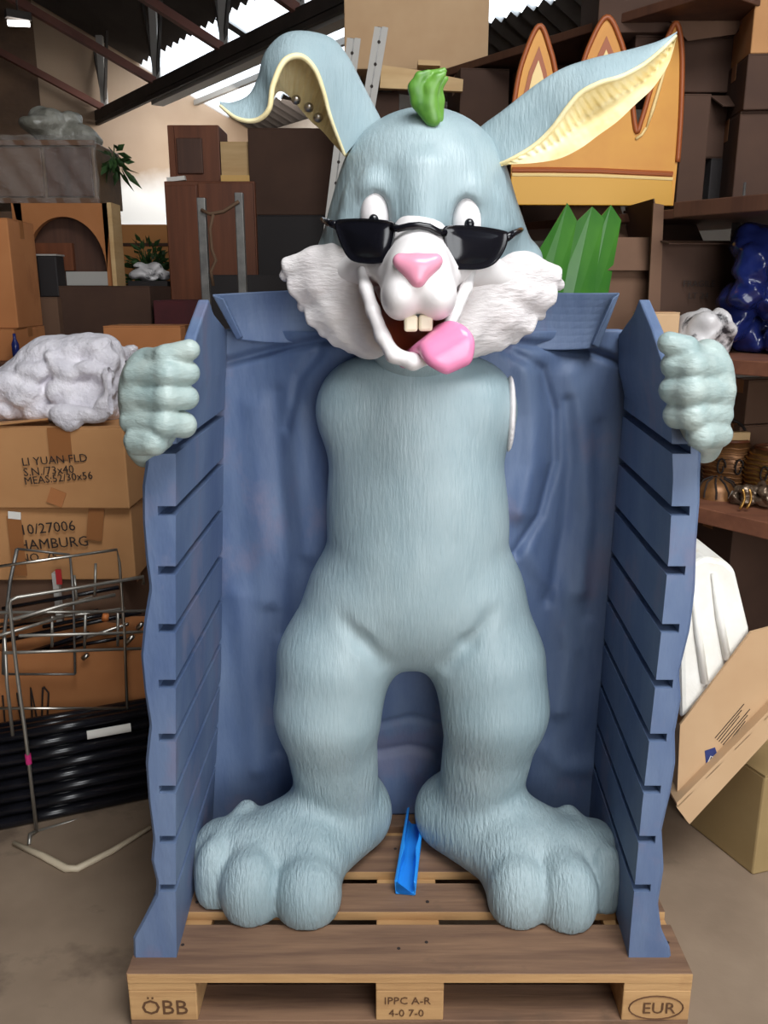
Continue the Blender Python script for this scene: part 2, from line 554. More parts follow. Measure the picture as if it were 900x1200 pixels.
def skylight_material():
    m = bpy.data.materials.new('translucent_skylight_sheet')
    m.use_nodes = True
    nt = m.node_tree
    nt.nodes.remove(nt.nodes['Principled BSDF'])
    a = nt.nodes.new('ShaderNodeBsdfTranslucent'); a.inputs['Color'].default_value = (0.9, 0.93, 0.95, 1)
    t = nt.nodes.new('ShaderNodeBsdfTransparent'); t.inputs['Color'].default_value = (0.95, 0.97, 1, 1)
    x = nt.nodes.new('ShaderNodeMixShader'); x.inputs[0].default_value = 0.55
    nt.links.new(a.outputs[0], x.inputs[1]); nt.links.new(t.outputs[0], x.inputs[2])
    nt.links.new(x.outputs[0], nt.nodes['Material Output'].inputs['Surface'])
    return m
m_sky = skylight_material()

SV0, SV1 = 4.25, 5.4
corrugated('ceiling', U0, U1, -3.0, SV0, m_roof)
corrugated('ceiling.001', U0, U1, SV1, V1 + 0.1, m_roof)
corrugated('ceiling.002', U0, U1, V0, -3.0, m_roof)
corrugated('ceiling.003', 8.6, 8.75, SV0, SV1, m_roof, thick=0.03)
for k, (a, b) in enumerate(((-3.0, -1.0), (0.5, 4.2), (4.35, 8.6), (8.75, 10.9))):
    corrugated('window_%d' % (k + 1), a, b, SV0, SV1, m_sky)
for k, (a, b) in enumerate(((U0, -3.0), (-1.0, 0.5), (4.2, 4.35), (10.9, U1))):
    corrugated('ceiling.%03d' % (k + 4), a, b, SV0, SV1, m_roof, thick=0.03)

def beam_between(a, b, wx, wz, name, m, parent=None):
    a, b = Vector(a), Vector(b)
    d = b - a
    rot = d.to_track_quat('X', 'Z').to_euler()
    mb = MB().box((a + b) / 2, (d.length, wx, wz), rot)
    return mb.build(name, m, parent)

BV, BZ = 3.72, 3.53
tr = thing('lattice_girder', 'dark steel girder hanging under the skylight at upper left', 'girder', H(7.5, BV, BZ))
beam_between(H(2.0, BV, BZ), H(11.0, BV, BZ), 0.12, 0.11, 'top_chord', m_beam, tr)
beam_between(H(2.0, BV + 0.05, BZ - 0.10), H(9.2, BV + 0.05, BZ - 0.10), 0.13, 0.07, 'gutter', m_palestrip, tr)
beam_between(H(2.0, BV - 0.04, BZ - 0.085), H(11.0, BV - 0.04, BZ - 0.085), 0.04, 0.04, 'bottom_chord', m_beam, tr)
for u in (10.65, 9.05, 7.5, 6.2, 4.9, 3.6):
    beam_between(H(u, BV, BZ), H(u, BV, roofz(BV) - 0.04), 0.07, 0.07, 'hanger', m_palestrip, tr)
    for du in (-0.5, 0.5):
        beam_between(H(u, BV, BZ + .05), H(u + du * .5, BV, roofz(BV) - 0.04), 0.03, 0.03, 'diagonal', m_beam, tr)
for k, u in enumerate((10.65, 9.05, 7.5, 6.2, 4.9, 3.6)):
    o = beam_between(H(u, BV, BZ + 0.05), H(u, -3.0, BZ + 0.05 + SL * (BV + 3.0)), 0.06, 0.07, 'trim_%d' % (k + 1), m_rafter)
    o['kind'] = 'structure'
for k, v in enumerate((2.3, 1.0, -0.4, -1.8)):
    mb = MB()
    o = beam_between(H(2.0, v, roofz(v) - 0.09), H(11.0, v, roofz(v) - 0.09), 0.07, 0.1, 'trim_%d' % (k + 7), m_beam)
    o['kind'] = 'structure'
for k, v in enumerate((4.6, 4.95)):
    o = beam_between(H(0.0, v, roofz(v) - 0.08), H(11.0, v, roofz(v) - 0.08), 0.05, 0.06, 'trim_%d' % (k + 11), m_palestrip)
    o['kind'] = 'structure'
for k, v in enumerate((1.0, 2.35)):
    mb = MB()
    p0, p1 = H(10.93, v, 0), H(10.93, v, roofz(v) - .1)
    o = beam_between(p0, p1, 0.12, 0.14, 'trim_%d' % (k + 13), m_palestrip)
    o['kind'] = 'structure'

# fluorescent lamp far up at left
lp = P(22, 29, 6.5)
lt = thing('fluorescent_lamp', 'small lit fluorescent tube lamp high in the dark roof at left', 'lamp', lp)
m_lampglow = bpy.data.materials.new('lit_fluorescent_tube')
m_lampglow.use_nodes = True
_b = m_lampglow.node_tree.nodes['Principled BSDF']
_b.inputs['Emission Color'].default_value = (1, 0.97, 0.92, 1)
_b.inputs['Emission Strength'].default_value = 6
MB().tube([lp + HV * -0.085, lp + HV * 0.085 + Vector((0, 0, .02))], 0.025, 8).build('tube', m_lampglow, lt, smooth=True)
MB().box(lp + Vector((0, 0, 0.07)), (0.2, 0.08, 0.06), (0, 0, math.radians(36))).build('housing', m_beam, lt)
MB().tube([lp + Vector((0, 0, .1)), Vector((lp.x, lp.y, roofz((lp - HO).dot(HV)) - 0.03))], 0.008, 6).build('suspension_rod', m_beam, lt)

# ------------------------------------------------------------------ pallet
DECK = 0.144
pal = thing('wooden_pallet', 'weathered wooden pallet with branded blocks under the rabbit sculpture', 'pallet', (0, 0.4, 0))
yb = [(0, .145), (.186, .286), (.327, .472), (.513, .613), (.655, .8)]
rnd = random.Random(3)
for i, (a, b) in enumerate(yb):
    mb = MB().box((rnd.uniform(-.003, .003), (a + b) / 2, DECK - .011 - (0.001 * (i % 2))), (1.2, b - a, .022), (0, 0, rnd.uniform(-.002, .002)))
    mb.build('deck_board', m_pallet, pal, bevel=.002)
    if i in (0, 1, 2):
        MB().box((0, a - .0006, DECK - .0115), (1.196, .002, .0205)).build('sawn_edge', m_palletcut, pal, label='paler freshly sawn front edge')
for x, ww in ((-.5275, .145), (0, .145), (.5275, .145)):
    MB().box((x, .4, DECK - .033), (ww, .798, .022)).build('stringer_board', m_palletcut, pal, bevel=.002)
    for y, wy in ((.051, .1), (.4, .145), (.749, .1)):
        MB().box((x, y, .061), (ww, wy, .078)).build('block', m_palletcut, pal, bevel=.003)
for y, wy in ((.051, .1), (.4, .145), (.749, .1)):
    MB().box((0, y, .011), (1.2, wy, .022)).build('bottom_board', m_pallet, pal, bevel=.002)
for x in (-.57, -.5, -.03, .04, .5, .57):
    for (a, b) in yb[:4]:
        MB().lathe((x + rnd.uniform(-.01, .01), (a + b) / 2 + rnd.uniform(-.02, .02), DECK), [(.0, .0006), (.004, .0006), (.0045, -.001)], 8).build('nail_head', m_ink, pal)
ky = -.0005
text_on(pal, 'ÖBB', (-.575, ky, .040), (1, 0, 0), (0, 0, 1), .052, m_brand, 'brand_mark')
text_on(pal, 'EUR', (.497, ky, .042), (1, 0, 0), (0, 0, 1), .040, m_brand, 'brand_mark')
mb = MB()
mb.tube([(.5275 + .058 * math.cos(t), ky + .0004, .056 + .030 * math.sin(t)) for t in np.linspace(0, 2 * math.pi, 25)], .0016, 5, cap=False)
mb.build('brand_oval', m_brand, pal)
text_on(pal, 'IPPC A-R', (-.055, ky, .066), (1, 0, 0), (0, 0, 1), .026, m_brand, 'brand_mark')
text_on(pal, '4-0 7-0', (-.045, ky, .034), (1, 0, 0), (0, 0, 1), .026, m_brand, 'brand_mark')

# ------------------------------------------------------------------ the rabbit sculpture
rab = thing('rabbit_sculpture', 'large grey-blue rabbit sculpture in sunglasses holding its blue jacket open, standing on the pallet', 'sculpture', (0.0, 0.33, DECK))
ROOT = rab

def S(px, py, Y, rpx):
    p = P(px, py, Y)
    return p, rpx * mpp(p)
def capx(f, a, b, sc=(1, 1, 1), k=.02, **kw):
    (pa, ra), (pb, rb) = S(*a), S(*b)
    return f.cap(pa, pb, ra, rb, sc, k, **kw)

def fur_relief(amp, sx, sy, sz):
    def f(V):
        n = np.zeros(len(V))
        q = V * np.array([sx, sy, sz])
        for i, (fx, fy, fz, ph) in enumerate(((1, .3, .2, 0.0), (1.7, -.4, .35, 1.3), (2.3, .7, -.5, 2.1))):
            n += np.sin(q[:, 0] * fx + q[:, 1] * fy + q[:, 2] * fz + ph + 1.5 * np.sin(q[:, 2] * .6 + i))
        V = V.copy()
        V[:, 1] += amp * n / 3
        return V
    return f

# --- body
f = Field((-.56, .08, DECK - .02), (.56, .66, 1.50), .0075)
TY = .41
capx(f, (428, 482, TY, 58), (548, 482, TY, 58), sc=(1, .95, 1.08), k=.03)
capx(f, (487, 475, TY, 66), (487, 560, TY, 92), sc=(1, .75, 1), k=.05)
capx(f, (488, 560, TY, 92), (490, 625, TY, 96), sc=(1, .78, 1), k=.06)
capx(f, (490, 625, TY, 96), (488, 690, TY - .01, 98), sc=(1, .8, 1), k=.06)
capx(f, (440, 700, TY - .01, 62), (538, 700, TY - .01, 62), k=.06)
# belly swell
f.ell(*E3(484, 672, TY - .05, 72, .10, 75), k=.06)
# thighs and shins
capx(f, (425, 705, TY, 66), (392, 775, TY - .04, 63), k=.05)
capx(f, (392, 775, TY - .04, 63), (384, 832, TY - .06, 60), k=.04)
capx(f, (384, 832, TY - .06, 57), (397, 935, TY + .0, 47), k=.04)
capx(f, (548, 705, TY, 66), (572, 775, TY - .04, 62), k=.05)
capx(f, (572, 775, TY - .04, 62), (580, 828, TY - .06, 60), k=.04)
capx(f, (580, 828, TY - .06, 57), (561, 935, TY, 47), k=.04)
# groin creases
for s, pts in ((-1, [(392, 722), (425, 752), (452, 782)]), (1, [(578, 722), (548, 754), (522, 784)])):
    for a, b in zip(pts[:-1], pts[1:]):
        capx(f, (a[0], a[1], .256, 2), (b[0], b[1], .262, 2), k=.035, cut=True)
# feet: heel, instep, three toes each
for sx in (-1, 1):
    def W(x, y, z):
        return (x, y, z)
    if sx < 0:
        toes = [(-.232, .185, .074, .074), (-.362, .190, .068, .080), (-.452, .225, .045, .082)]
        heel, mid = (-.125, .455, .235), (-.265, .33, .235)
    else:
        toes = [(.254, .180, .066, .076), (.365, .165, .064, .080), (.458, .210, .046, .080)]
        heel, mid = (.115, .455, .235), (.265, .33, .235)
    f.cap(heel, mid, .088, .092, (1, 1, 1.08), .05)
    f.cap((heel[0] - sx * -.005, heel[1] - .03, .225), (toes[0][0] - sx * .012, .27, .222), .078, .074, (1, 1, 1.0), .04)
    f.cap(mid, (toes[1][0], .27, .245), .09, .075, (1.1, 1, 1.0), .05)
    f.cap(mid, (toes[2][0] - .0 * sx, .33, .225), .078, .058, (1, 1, 1.0), .04)
    f.cap((toes[0][0], toes[0][1] + .07, DECK + .085), (toes[2][0] - sx * .005, toes[2][1] + .06, DECK + .085), .078, .07, (1, 1, 1.08), .03)
    f.cap((toes[0][0], toes[0][1] + .05, DECK + .045), (toes[2][0], toes[2][1] + .04, DECK + .045), .06, .055, (1, 1, 1), .03)
    for tx, ty, rx, rz in toes:
        bx = tx + (mid[0] - tx) * .30
        f.cap((tx, ty, DECK + rz * .80), (bx, ty + .14, DECK + rz * 1.0), rx * 1.06, rx * 1.0, (1, 1.0, rz * 1.12 / rx), .011)
        f.cap((tx, ty + .01, DECK + .03), (bx, ty + .14, DECK + .03), rx * .98, rx * .9, (1, 1.0, 1), .02)
f.floor(DECK + .0012)
body = f.skin('body', m_fur, ROOT, disp=fur_relief(.0006, 420, 120, 60))

# --- pale socket plates where the arms end
f = Field(tuple(P(585, 545, .38) - Vector((.02, .12, .02))), tuple(P(620, 430, .38) + Vector((.03, .14, .03))), .005)
f.ell(*E3(597, 485, TY - .02, 6, .058, 45), k=.004)
f.skin('arm_socket', m_white, ROOT, label='pale unpainted socket disc at the shoulder')

# --- head
HY = .34
f = Field((-.32, -.02, 1.36), (.40, .60, 2.02), .0055)
f.ell(*E3(496, 230, HY, 101, .175, 95), k=.02)
f.ell(*E3(497, 268, HY, 112, .165, 62), k=.05)
capx(f, (440, 285, HY - .03, 46), (395, 302, HY, 24), k=.05)
capx(f, (552, 285, HY - .03, 46), (612, 306, HY, 24), k=.05)
capx(f, (495, 300, HY, 80), (490, 380, HY + .02, 66), sc=(1, .8, 1), k=.05)
# brow ridges round the eyes
for pts in ([(408, 262), (420, 234), (437, 219), (456, 226), (470, 252), (480, 274)], [(583, 268), (573, 243), (553, 226), (533, 231), (519, 252), (508, 274)]):
    for a, b in zip(pts[:-1], pts[1:]):
        ya = .205 if a[0] > 425 and a[0] < 570 else .235
        yb_ = .205 if b[0] > 425 and b[0] < 570 else .235
        capx(f, (a[0], a[1], ya, 10), (b[0], b[1], yb_, 10), k=.03)
capx(f, (485, 200, .185, 11), (492, 262, .165, 11), k=.04)
capx(f, (503, 200, .185, 11), (499, 262, .165, 11), k=.04)
f.ell(*E3(440, 256, .175, 17, .05, 30), k=.012, cut=True)
f.ell(*E3(546, 262, .175, 17, .05, 30), k=.012, cut=True)
# the open mouth is hollowed out of the skull
f.ell(*E3(487, 372, .15, 58, .17, 58), k=.01, cut=True)
head = f.skin('head', m_fur, ROOT, disp=fur_relief(.0004, 420, 120, 60))

for (x, y) in ((440, 255), (547, 260)):
    p, r = E3(x, y, .205, 18, .028, 32)
    f = Field(tuple(p - Vector(r) * 1.2), tuple(p + Vector(r) * 1.2), .004)
    f.ell(p, r, k=.002)
    e = f.skin('eye', m_white, ROOT, label='white eyeball above the sunglasses')
    q, r2 = E3(x - (2 if x < 480 else -3), y + 3, .178, 6, .008, 7)
    f = Field(tuple(q - Vector((.02, .015, .02))), tuple(q + Vector((.02, .015, .02))), .002)
    f.ell(q, r2, k=.001)
    f.skin('pupil', m_black, e)

# --- white muzzle with the upper lip
f = Field((-.2, -.02, 1.38), (.23, .36, 1.75), .0045)
capx(f, (492, 276, .185, 33), (490, 318, .105, 37), k=.03)
f.ell(*E3(469, 347, .10, 23, .062, 28), k=.010)
f.ell(*E3(512, 347, .10, 23, .062, 28), k=.010)
f.ell(*E3(491, 326, .10, 34, .055, 34), k=.03)
capx(f, (462, 318, .15, 22), (436, 310, .215, 16), k=.03)
capx(f, (520, 318, .15, 22), (548, 312, .215, 16), k=.03)
capx(f, (432, 312, .24, 22), (402, 318, .285, 20), k=.04)
capx(f, (552, 312, .24, 22), (592, 324, .285, 20), k=.04)
f.cap(P(491, 345, .02), P(491, 392, .03), .004, .006, (1, 1, 1), .012, cut=True)
f.skin('muzzle', m_white, ROOT)

# --- nose
f = Field(tuple(P(490, 318, .05) - Vector((.08, .06, .07))), tuple(P(490, 318, .05) + Vector((.08, .06, .07))), .003)
capx(f, (469, 306, .052, 7), (510, 306, .052, 7), k=.012)
capx(f, (469, 306, .052, 7), (489, 327, .042, 8), k=.012)
capx(f, (510, 306, .052, 7), (490, 327, .042, 8), k=.012)
f.ell(*E3(490, 312, .05, 19, .022, 13), k=.015)
f.skin('nose', m_pink, ROOT)

# --- lower jaw: a white lip rim with the red-brown mouth behind it
jaw = [(424, 318, .185, 6), (429, 338, .16, 7.5), (437, 364, .125, 8), (448, 394, .10, 8.5), (461, 416, .085, 9), (484, 424, .08, 9.5),
       (506, 417, .085, 9), (521, 395, .10, 8), (533, 366, .125, 7.5), (546, 338, .16, 7), (552, 320, .185, 6)]
f = Field((-.2, -.02, 1.34), (.2, .36, 1.66), .0045)
for a, b in zip(jaw[:-1], jaw[1:]):
    capx(f, a, b, sc=(1, 1.3, 1), k=.008)
f.skin('lower_jaw', m_white, ROOT)
rim = catmull([P(x, y, Y + .005) for x, y, Y, r in jaw], 33)
cen = np.array(P(489, 372, .22))
rows = []
for s in np.linspace(0, 1, 9):
    d = 1 - s
    rows.append([Vector(p * d + cen * s + np.array((0, .05 * math.sin(s * math.pi), -.02 * math.sin(s * math.pi)))) for p in rim])
mo = MB().grid(rows).build('mouth_lining', m_mouth, ROOT, smooth=True)
top = [[Vector(np.array(p) * (1 - s) + np.array(q) * s) for s in np.linspace(0, 1, 6)] for p, q in zip(rim[:17], rim[::-1][:17])]
# --- teeth
for x0, x1, yy in ((473.5, 489.5, 379), (490.5, 507, 378.5)):
    p = P((x0 + x1) / 2, yy, .085)
    s = mpp(p)
    MB().box(p, ((x1 - x0) * s, .018, 19 * s)).build('tooth', m_tooth, ROOT, bevel=.005, smooth=False)
# --- tongue
tg = [(478, 420, .15), (492, 410, .115), (506, 399, .085), (518, 398, .062), (528, 411, .048), (536, 430, .05)]
rows = []
cl = catmull([P(*t) for t in tg], 20)
wd = catmull([(14, 0), (17, 0), (21, 0), (25, 0), (27, 0), (15, 0)], 20)
f = Field(tuple(P(520, 410, .09) - Vector((.12, .1, .1))), tuple(P(520, 410, .09) + Vector((.12, .12, .1))), .0035)
for i in range(19):
    a, b = np.array(cl[i]), np.array(cl[i + 1])
    t = b - a
    t /= np.linalg.norm(t)
    side = np.array((0.80, .1, .55)) if i > 8 else np.array((.75, .0, .6))
    side = side - t * (side @ t)
    side /= np.linalg.norm(side)
    hw = (wd[i][0] - 7) * .00165
    f.cap(a - side * hw, a + side * hw, .0115, .0115, (1, 1, 1), .012)
f.skin('tongue', m_tongue, ROOT)

# --- cheek ruffs: overlapping tufts swept outwards
left = [(336, 308), (334, 323), (345, 341), (355, 359), (366, 376), (380, 389), (395, 400), (412, 407), (430, 411)]
right = [(652, 318), (655, 334), (645, 352), (633, 369), (619, 385), (602, 397), (584, 405), (566, 409), (548, 411)]
for tips, inner in ((left, [(432, 300), (446, 392)]), (right, [(556, 302), (536, 392)])):
    f = Field((-.36 if inner[0][0] < 490 else .0, .1, 1.38), (.0 if inner[0][0] < 490 else .36, .48, 1.70), .0045)
    n = len(tips)
    for i, (tx, ty) in enumerate(tips):
        s = i / (n - 1)
        bx = inner[0][0] + (inner[1][0] - inner[0][0]) * s
        by = inner[0][1] + (inner[1][1] - inner[0][1]) * s
        jy = (.0, .012, -.006, .010, -.008, .006, .0, .010, -.004)[i % 9]
        capx(f, (bx, by, .265, 24), (bx * .35 + tx * .65, by * .35 + ty * .65, .29 + jy, 15), sc=(1, .8, 1), k=.022)
        capx(f, (bx * .35 + tx * .65, by * .35 + ty * .65, .29 + jy, 14), (tx, ty, .305 + jy, 7), sc=(1, .8, 1), k=.014)
        if i < n - 1:
            ux, uy = tips[i + 1]
            mx_, my = (tx + ux) / 2, (ty + uy) / 2
            capx(f, ((bx + mx_) / 2, (by + my) / 2, .28, 12), (mx_ * .98 + bx * .02, my * .98 + by * .02, .30, 5), sc=(1, .8, 1), k=.010)
    f.skin('cheek_ruff', m_ruff, ROOT, disp=fur_relief(.0012, 60, 90, 130), label='white scalloped cheek fur')

# --- sunglasses
sg = bpy.data.objects.new('sunglasses', None)
COL.objects.link(sg)
sg.parent = rab
WLOC['sunglasses'] = Vector(rab.location)
WLOC[sg.name] = Vector(rab.location)
sg['label'] = 'glossy black sunglasses low on the nose'
def lens(poly, Yfun, bulge=.012):
    pts = catmull([(x, y, 0) for x, y in poly] + [(poly[0][0], poly[0][1], 0)], 49)[:-1]
    c = np.mean([p[:2] for p in pts], 0)
    rows = []
    for s, dy in ((0.0, -bulge), (.35, -bulge * .9), (.7, -bulge * .55), (.9, -bulge * .2), (.93, -.004), (1.0, -.004), (1.0, .008), (.9, .012), (.5, .010), (0.0, .006)):
        rows.append([P(c[0] + (p[0] - c[0]) * s, c[1] + (p[1] - c[1]) * s, Yfun(c[0] + (p[0] - c[0]) * s) + dy) for p in pts])
    o = MB().grid(rows, close=True).build('lens', m_black, sg, smooth=True)
    fixnormals(o)
lens([(391, 262), (398, 257), (430, 256), (458, 259), (463.5, 264), (462, 280), (455, 302), (448, 308), (428, 309), (410, 304), (399, 286)], lambda x: .118 + max(0, 450 - x) * .0009)
lens([(519, 268), (527, 264), (560, 265), (590, 270), (596, 275), (592, 292), (581, 308), (566, 315), (545, 316), (530, 313), (522, 294)], lambda x: .118 + max(0, x - 530) * .0009)
MB().tube([P(*q) for q in ((459, 266, .115), (467, 268, .106), (480, 265, .100), (491, 264, .099), (503, 266, .100), (514, 272, .106), (522, 273, .115))], .0065, 8).build('bridge', m_black, sg, smooth=True)
MB().tube([P(*q) for q in ((394, 264, .168), (387, 262, .19), (381, 259, .25), (378, 257, .33))], [.008, .007, .006, .005], 8).build('temple_arm', m_black, sg, smooth=True)
MB().tube([P(*q) for q in ((593, 279, .176), (601, 274, .20), (609, 270, .25), (613, 268, .33))], [.008, .007, .006, .005], 8).build('temple_arm', m_black, sg, smooth=True)

# --- green tuft
f = Field(tuple(P(503, 144, .22) - Vector((.09, .08, .03))), tuple(P(503, 80, .22) + Vector((.09, .08, .04))), .0030)
for ch in ([(507, 139, 10), (500, 120, 13), (495, 104, 11), (503, 91, 8), (520, 83, 4)],
           [(506, 138, 10), (492, 118, 11), (487, 103, 9), (492, 90, 6), (503, 84, 3)],
           [(510, 138, 10), (510, 118, 11), (510, 103, 9), (517, 95, 6), (524, 92, 2.5)],
           [(508, 138, 9), (503, 120, 10), (505, 104, 9), (513, 92, 6), (521, 86, 3)],
           [(504, 136, 8), (488, 116, 7), (483, 104, 5), (484, 95, 3)]):
    TU = .225
    dy = random.uniform(-.022, .016)
    for a, b in zip(ch[:-1], ch[1:]):
        capx(f, (a[0], a[1], TU - (140 - a[1]) * .0002 + dy, a[2]), (b[0], b[1], TU - (140 - b[1]) * .0002 + dy, b[2]), sc=(1, .6, 1), k=.0025)
f.skin('hair_tuft', m_green, ROOT, label='bright green leafy tuft on the crown of the head')

# --- ears
def ear(N, R, B, Fr, Mid, ridge, n=120):
    """near rim, top ridge, back, far rim and inner fold: five rails from tip to base"""
    N, R, B, Fr, Mid = [catmull([P(*q) for q in c], n) for c in (N, R, B, Fr, Mid)]
    outer, inner = [], []
    for i in range(n):
        sec = catmull([N[i], N[i] * .45 + R[i] * .55 + np.array((0, -.008, .004)), R[i], B[i], Fr[i]], 17)
        outer.append([Vector(p) for p in sec])
        ins = catmull([N[i], N[i] * .5 + Mid[i] * .5, Mid[i], Mid[i] * .5 + Fr[i] * .5, Fr[i]], 17)
        row = []
        for k, p in enumerate(ins):
            wv = (math.sin(i * 1.55 + .5 * k) + .5 * math.sin(i * .83 - .3 * k)) * ridge * math.sin(math.pi * k / 16)
            row.append(Vector(p) + Vector((0, -wv, -wv * .6)))
        inner.append(row)
    e = MB().grid(outer).build('ear', m_fur, ROOT, smooth=True)
    li = MB().grid(inner[::-1]).build('ear_lining', m_cream, e, smooth=True)
    fixnormals(li)
    # rolled rim along the near edge
    MB().tube([Vector(p) for p in N], [.003 + .0025 * math.sin(math.pi * i / (n - 1)) for i in range(n)], 7).build('ear_rim', m_cream, e, smooth=True)
    return e
EL = ear(N=[(258, 124, .22), (278, 139, .20), (300, 141, .19), (315, 128, .18), (320, 100, .18), (333, 72, .19), (352, 66, .20), (368, 80, .21), (378, 104, .22), (388, 140, .24), (404, 182, .28)],
         R=[(258, 121, .24), (275, 119, .25), (292, 110, .26), (302, 90, .27), (310, 62, .28), (330, 41, .29), (356, 36, .30), (388, 44, .31), (408, 66, .32), (424, 96, .33), (447, 140, .34)],
         B=[(258, 122, .25), (278, 124, .30), (296, 118, .33), (308, 98, .35), (318, 78, .37), (338, 58, .38), (362, 56, .39), (384, 70, .40), (398, 96, .40), (412, 128, .40), (432, 172, .40)],
         Fr=[(258, 126, .25), (278, 136, .31), (296, 138, .34), (314, 126, .36), (326, 108, .37), (338, 112, .37), (352, 128, .37), (364, 142, .37), (378, 154, .36), (390, 168, .34), (405, 184, .31)],
         Mid=[(258, 124, .24), (278, 130, .26), (296, 128, .28), (310, 112, .29), (321, 88, .30), (338, 70, .31), (358, 74, .31), (376, 92, .32), (388, 116, .32), (398, 146, .32), (410, 182, .31)], ridge=.0035)
EAR2 = ear(N=[(792, 42, .30), (776, 58, .27), (754, 76, .24), (728, 90, .22), (702, 98, .21), (680, 110, .215), (664, 128, .22), (646, 152, .23), (624, 172, .24), (594, 189, .25), (578, 194, .27)],
           R=[(792, 40, .31), (768, 50, .30), (742, 57, .29), (712, 64, .28), (688, 70, .28), (660, 80, .28), (634, 95, .29), (612, 111, .30), (588, 130, .31), (566, 146, .33), (545, 165, .34)],
           B=[(792, 42, .32), (770, 60, .34), (744, 72, .36), (716, 84, .37), (692, 92, .38), (666, 112, .39), (642, 136, .41), (620, 152, .41), (598, 168, .41), (576, 186, .39), (552, 194, .38)],
           Fr=[(793, 44, .30), (784, 74, .27), (766, 102, .245), (745, 122, .225), (724, 142, .21), (702, 158, .20), (680, 174, .195), (655, 186, .20), (626, 191, .215), (596, 193, .245), (579, 197, .27)],
           Mid=[(792, 43, .31), (780, 66, .295), (760, 89, .28), (737, 106, .27), (712, 120, .265), (690, 135, .26), (671, 152, .25), (650, 169, .24), (625, 182, .235), (595, 191, .248), (578, 196, .27)], ridge=.0034)
for (x, y) in ((347, 117), (362, 126), (373, 138)):
    p = P(x, y, .335)
    MB().lathe(Vector((0, 0, 0)), [(0, .004), (.006, .0035), (.0095, .001), (.0095, -.002)], 14)
    mb = MB()
    mb.lathe((0, 0, 0), [(0, .005), (.006, .0042), (.0095, .001), (.0095, -.002)], 14)
    R = Vector((0.05, -.75, -.6)).to_track_quat('Z', 'Y').to_matrix()
    mb.V = [tuple(p + R @ Vector(v)) for v in mb.V]
    mb.build('screw_head', m_steel, EL, smooth=True)

# --- hands
f = Field(tuple(P(186, 475, .03) - Vector((.12, .13, .17))), tuple(P(186, 475, .03) + Vector((.12, .15, .17))), .004)
f.ell(*E3(178, 470, .055, 38, .065, 62), k=.01)
capx(f, (166, 524, .06, 18), (170, 532, .09, 16), k=.02)
K = .005
for a, b, c in (((160, 440, .02, 16), (196, 438, -.016, 15.5), (220, 437, .005, 13.5)), ((155, 467, .02, 15), (195, 466, -.020, 15), (219, 466, .005, 13.5)),
                ((155, 494, .02, 15), (193, 496, -.020, 16.5), (215, 498, .005, 15))):
    capx(f, a, b, k=K); capx(f, b, c, k=K)
    capx(f, c, (c[0] - 2, c[1], .075, c[3] - 1), k=K)
capx(f, (162, 517, .0, 17), (180, 517, -.016, 17.5), k=K)
capx(f, (172, 425, .05, 15), (195, 418, .0, 14), k=.008)
capx(f, (195, 418, .0, 14), (222, 410, .0, 12.5), k=.005)
f.skin('hand', m_hand, ROOT, disp=fur_relief(.0008, 60, 160, 420), label='pale fist gripping the jacket edge, five fingers')
f = Field(tuple(P(818, 465, .03) - Vector((.13, .13, .17))), tuple(P(818, 465, .03) + Vector((.12, .15, .17))), .004)
f.ell(*E3(824, 462, .055, 34, .065, 64), k=.01)
capx(f, (832, 512, .05, 18), (826, 525, .10, 18), k=.02)
for a, b, c in (((842, 432, .03, 16), (812, 430, -.016, 17), (790, 428, .005, 15)), ((845, 458, .02, 17), (810, 458, -.022, 18.5), (789, 457, .005, 16)),
                ((843, 486, .02, 16), (812, 487, -.020, 17.5), (794, 486, .005, 16))):
    capx(f, a, b, k=K); capx(f, b, c, k=K)
    capx(f, c, (c[0] + 2, c[1], .075, c[3] - 1), k=K)
capx(f, (842, 509, .02, 16), (822, 510, -.018, 17.5), k=K)
capx(f, (822, 420, .05, 14), (804, 409, .0, 14.5), k=.008)
capx(f, (804, 408, .0, 14.5), (784, 402, .0, 13.5), k=.005)
f.skin('hand', m_hand, ROOT, disp=fur_relief(.0008, 60, 160, 420), label='pale fist gripping the jacket edge, five fingers')

# ------------------------------------------------------------------ the jacket
YF, YBK = .045, .53
slots = [1.261 - .1177 * k for k in range(9)]
def interp(z, tab):
    return float(np.interp(z, [t[0] for t in tab], [t[1] for t in tab]))
def fx(px, py):
    p = P(px, py, YF)
    return (p.z, p.x)
# (px, py) along the inner and outer edges of the two front faces, bottom to top
innL = sorted(fx(x, y) for x, y in ((207, 1126), (206, 1030), (206, 900), (206, 750), (206, 640), (206, 530), (212, 440), (216, 400)))
outL = sorted(fx(x, y) for x, y in ((156, 1124), (155, 1100), (166, 1080), (182, 1050), (183, 1034), (177, 1010), (179, 985), (173, 940), (170, 895), (175, 850), (168, 810), (164, 770),
                                    (168, 730), (175, 690), (170, 655), (166, 610), (166, 570), (170, 545), (172, 528), (174, 440), (178, 400)))
innR = sorted(fx(x, y) for x, y in ((736, 1130), (739, 1090), (752, 950), (764, 840), (775, 740), (784, 650), (789, 560), (786, 480), (778, 400)))
outR = sorted(fx(x, y) for x, y in ((788, 1130), (786, 1112), (776, 1090), (772, 1060), (778, 1020), (776, 975), (787, 930), (792, 895), (791, 860), (799, 820), (797, 790), (809, 740),
                                    (815, 690), (817, 640), (821, 590), (821, 555), (822, 530), (818, 480), (812, 400)))
bkL = [(.144, P(250, 980, YBK).x), (.6, P(258, 760, YBK).x), (1.15, P(262, 540, YBK).x), (1.44, P(266, 400, YBK).x)]
bkR = [(.144, P(690, 960, YBK).x), (.55, P(700, 850, YBK).x), (.95, P(716, 650, YBK).x), (1.30, P(731, 475, YBK).x), (1.44, P(715, 410, YBK).x)]

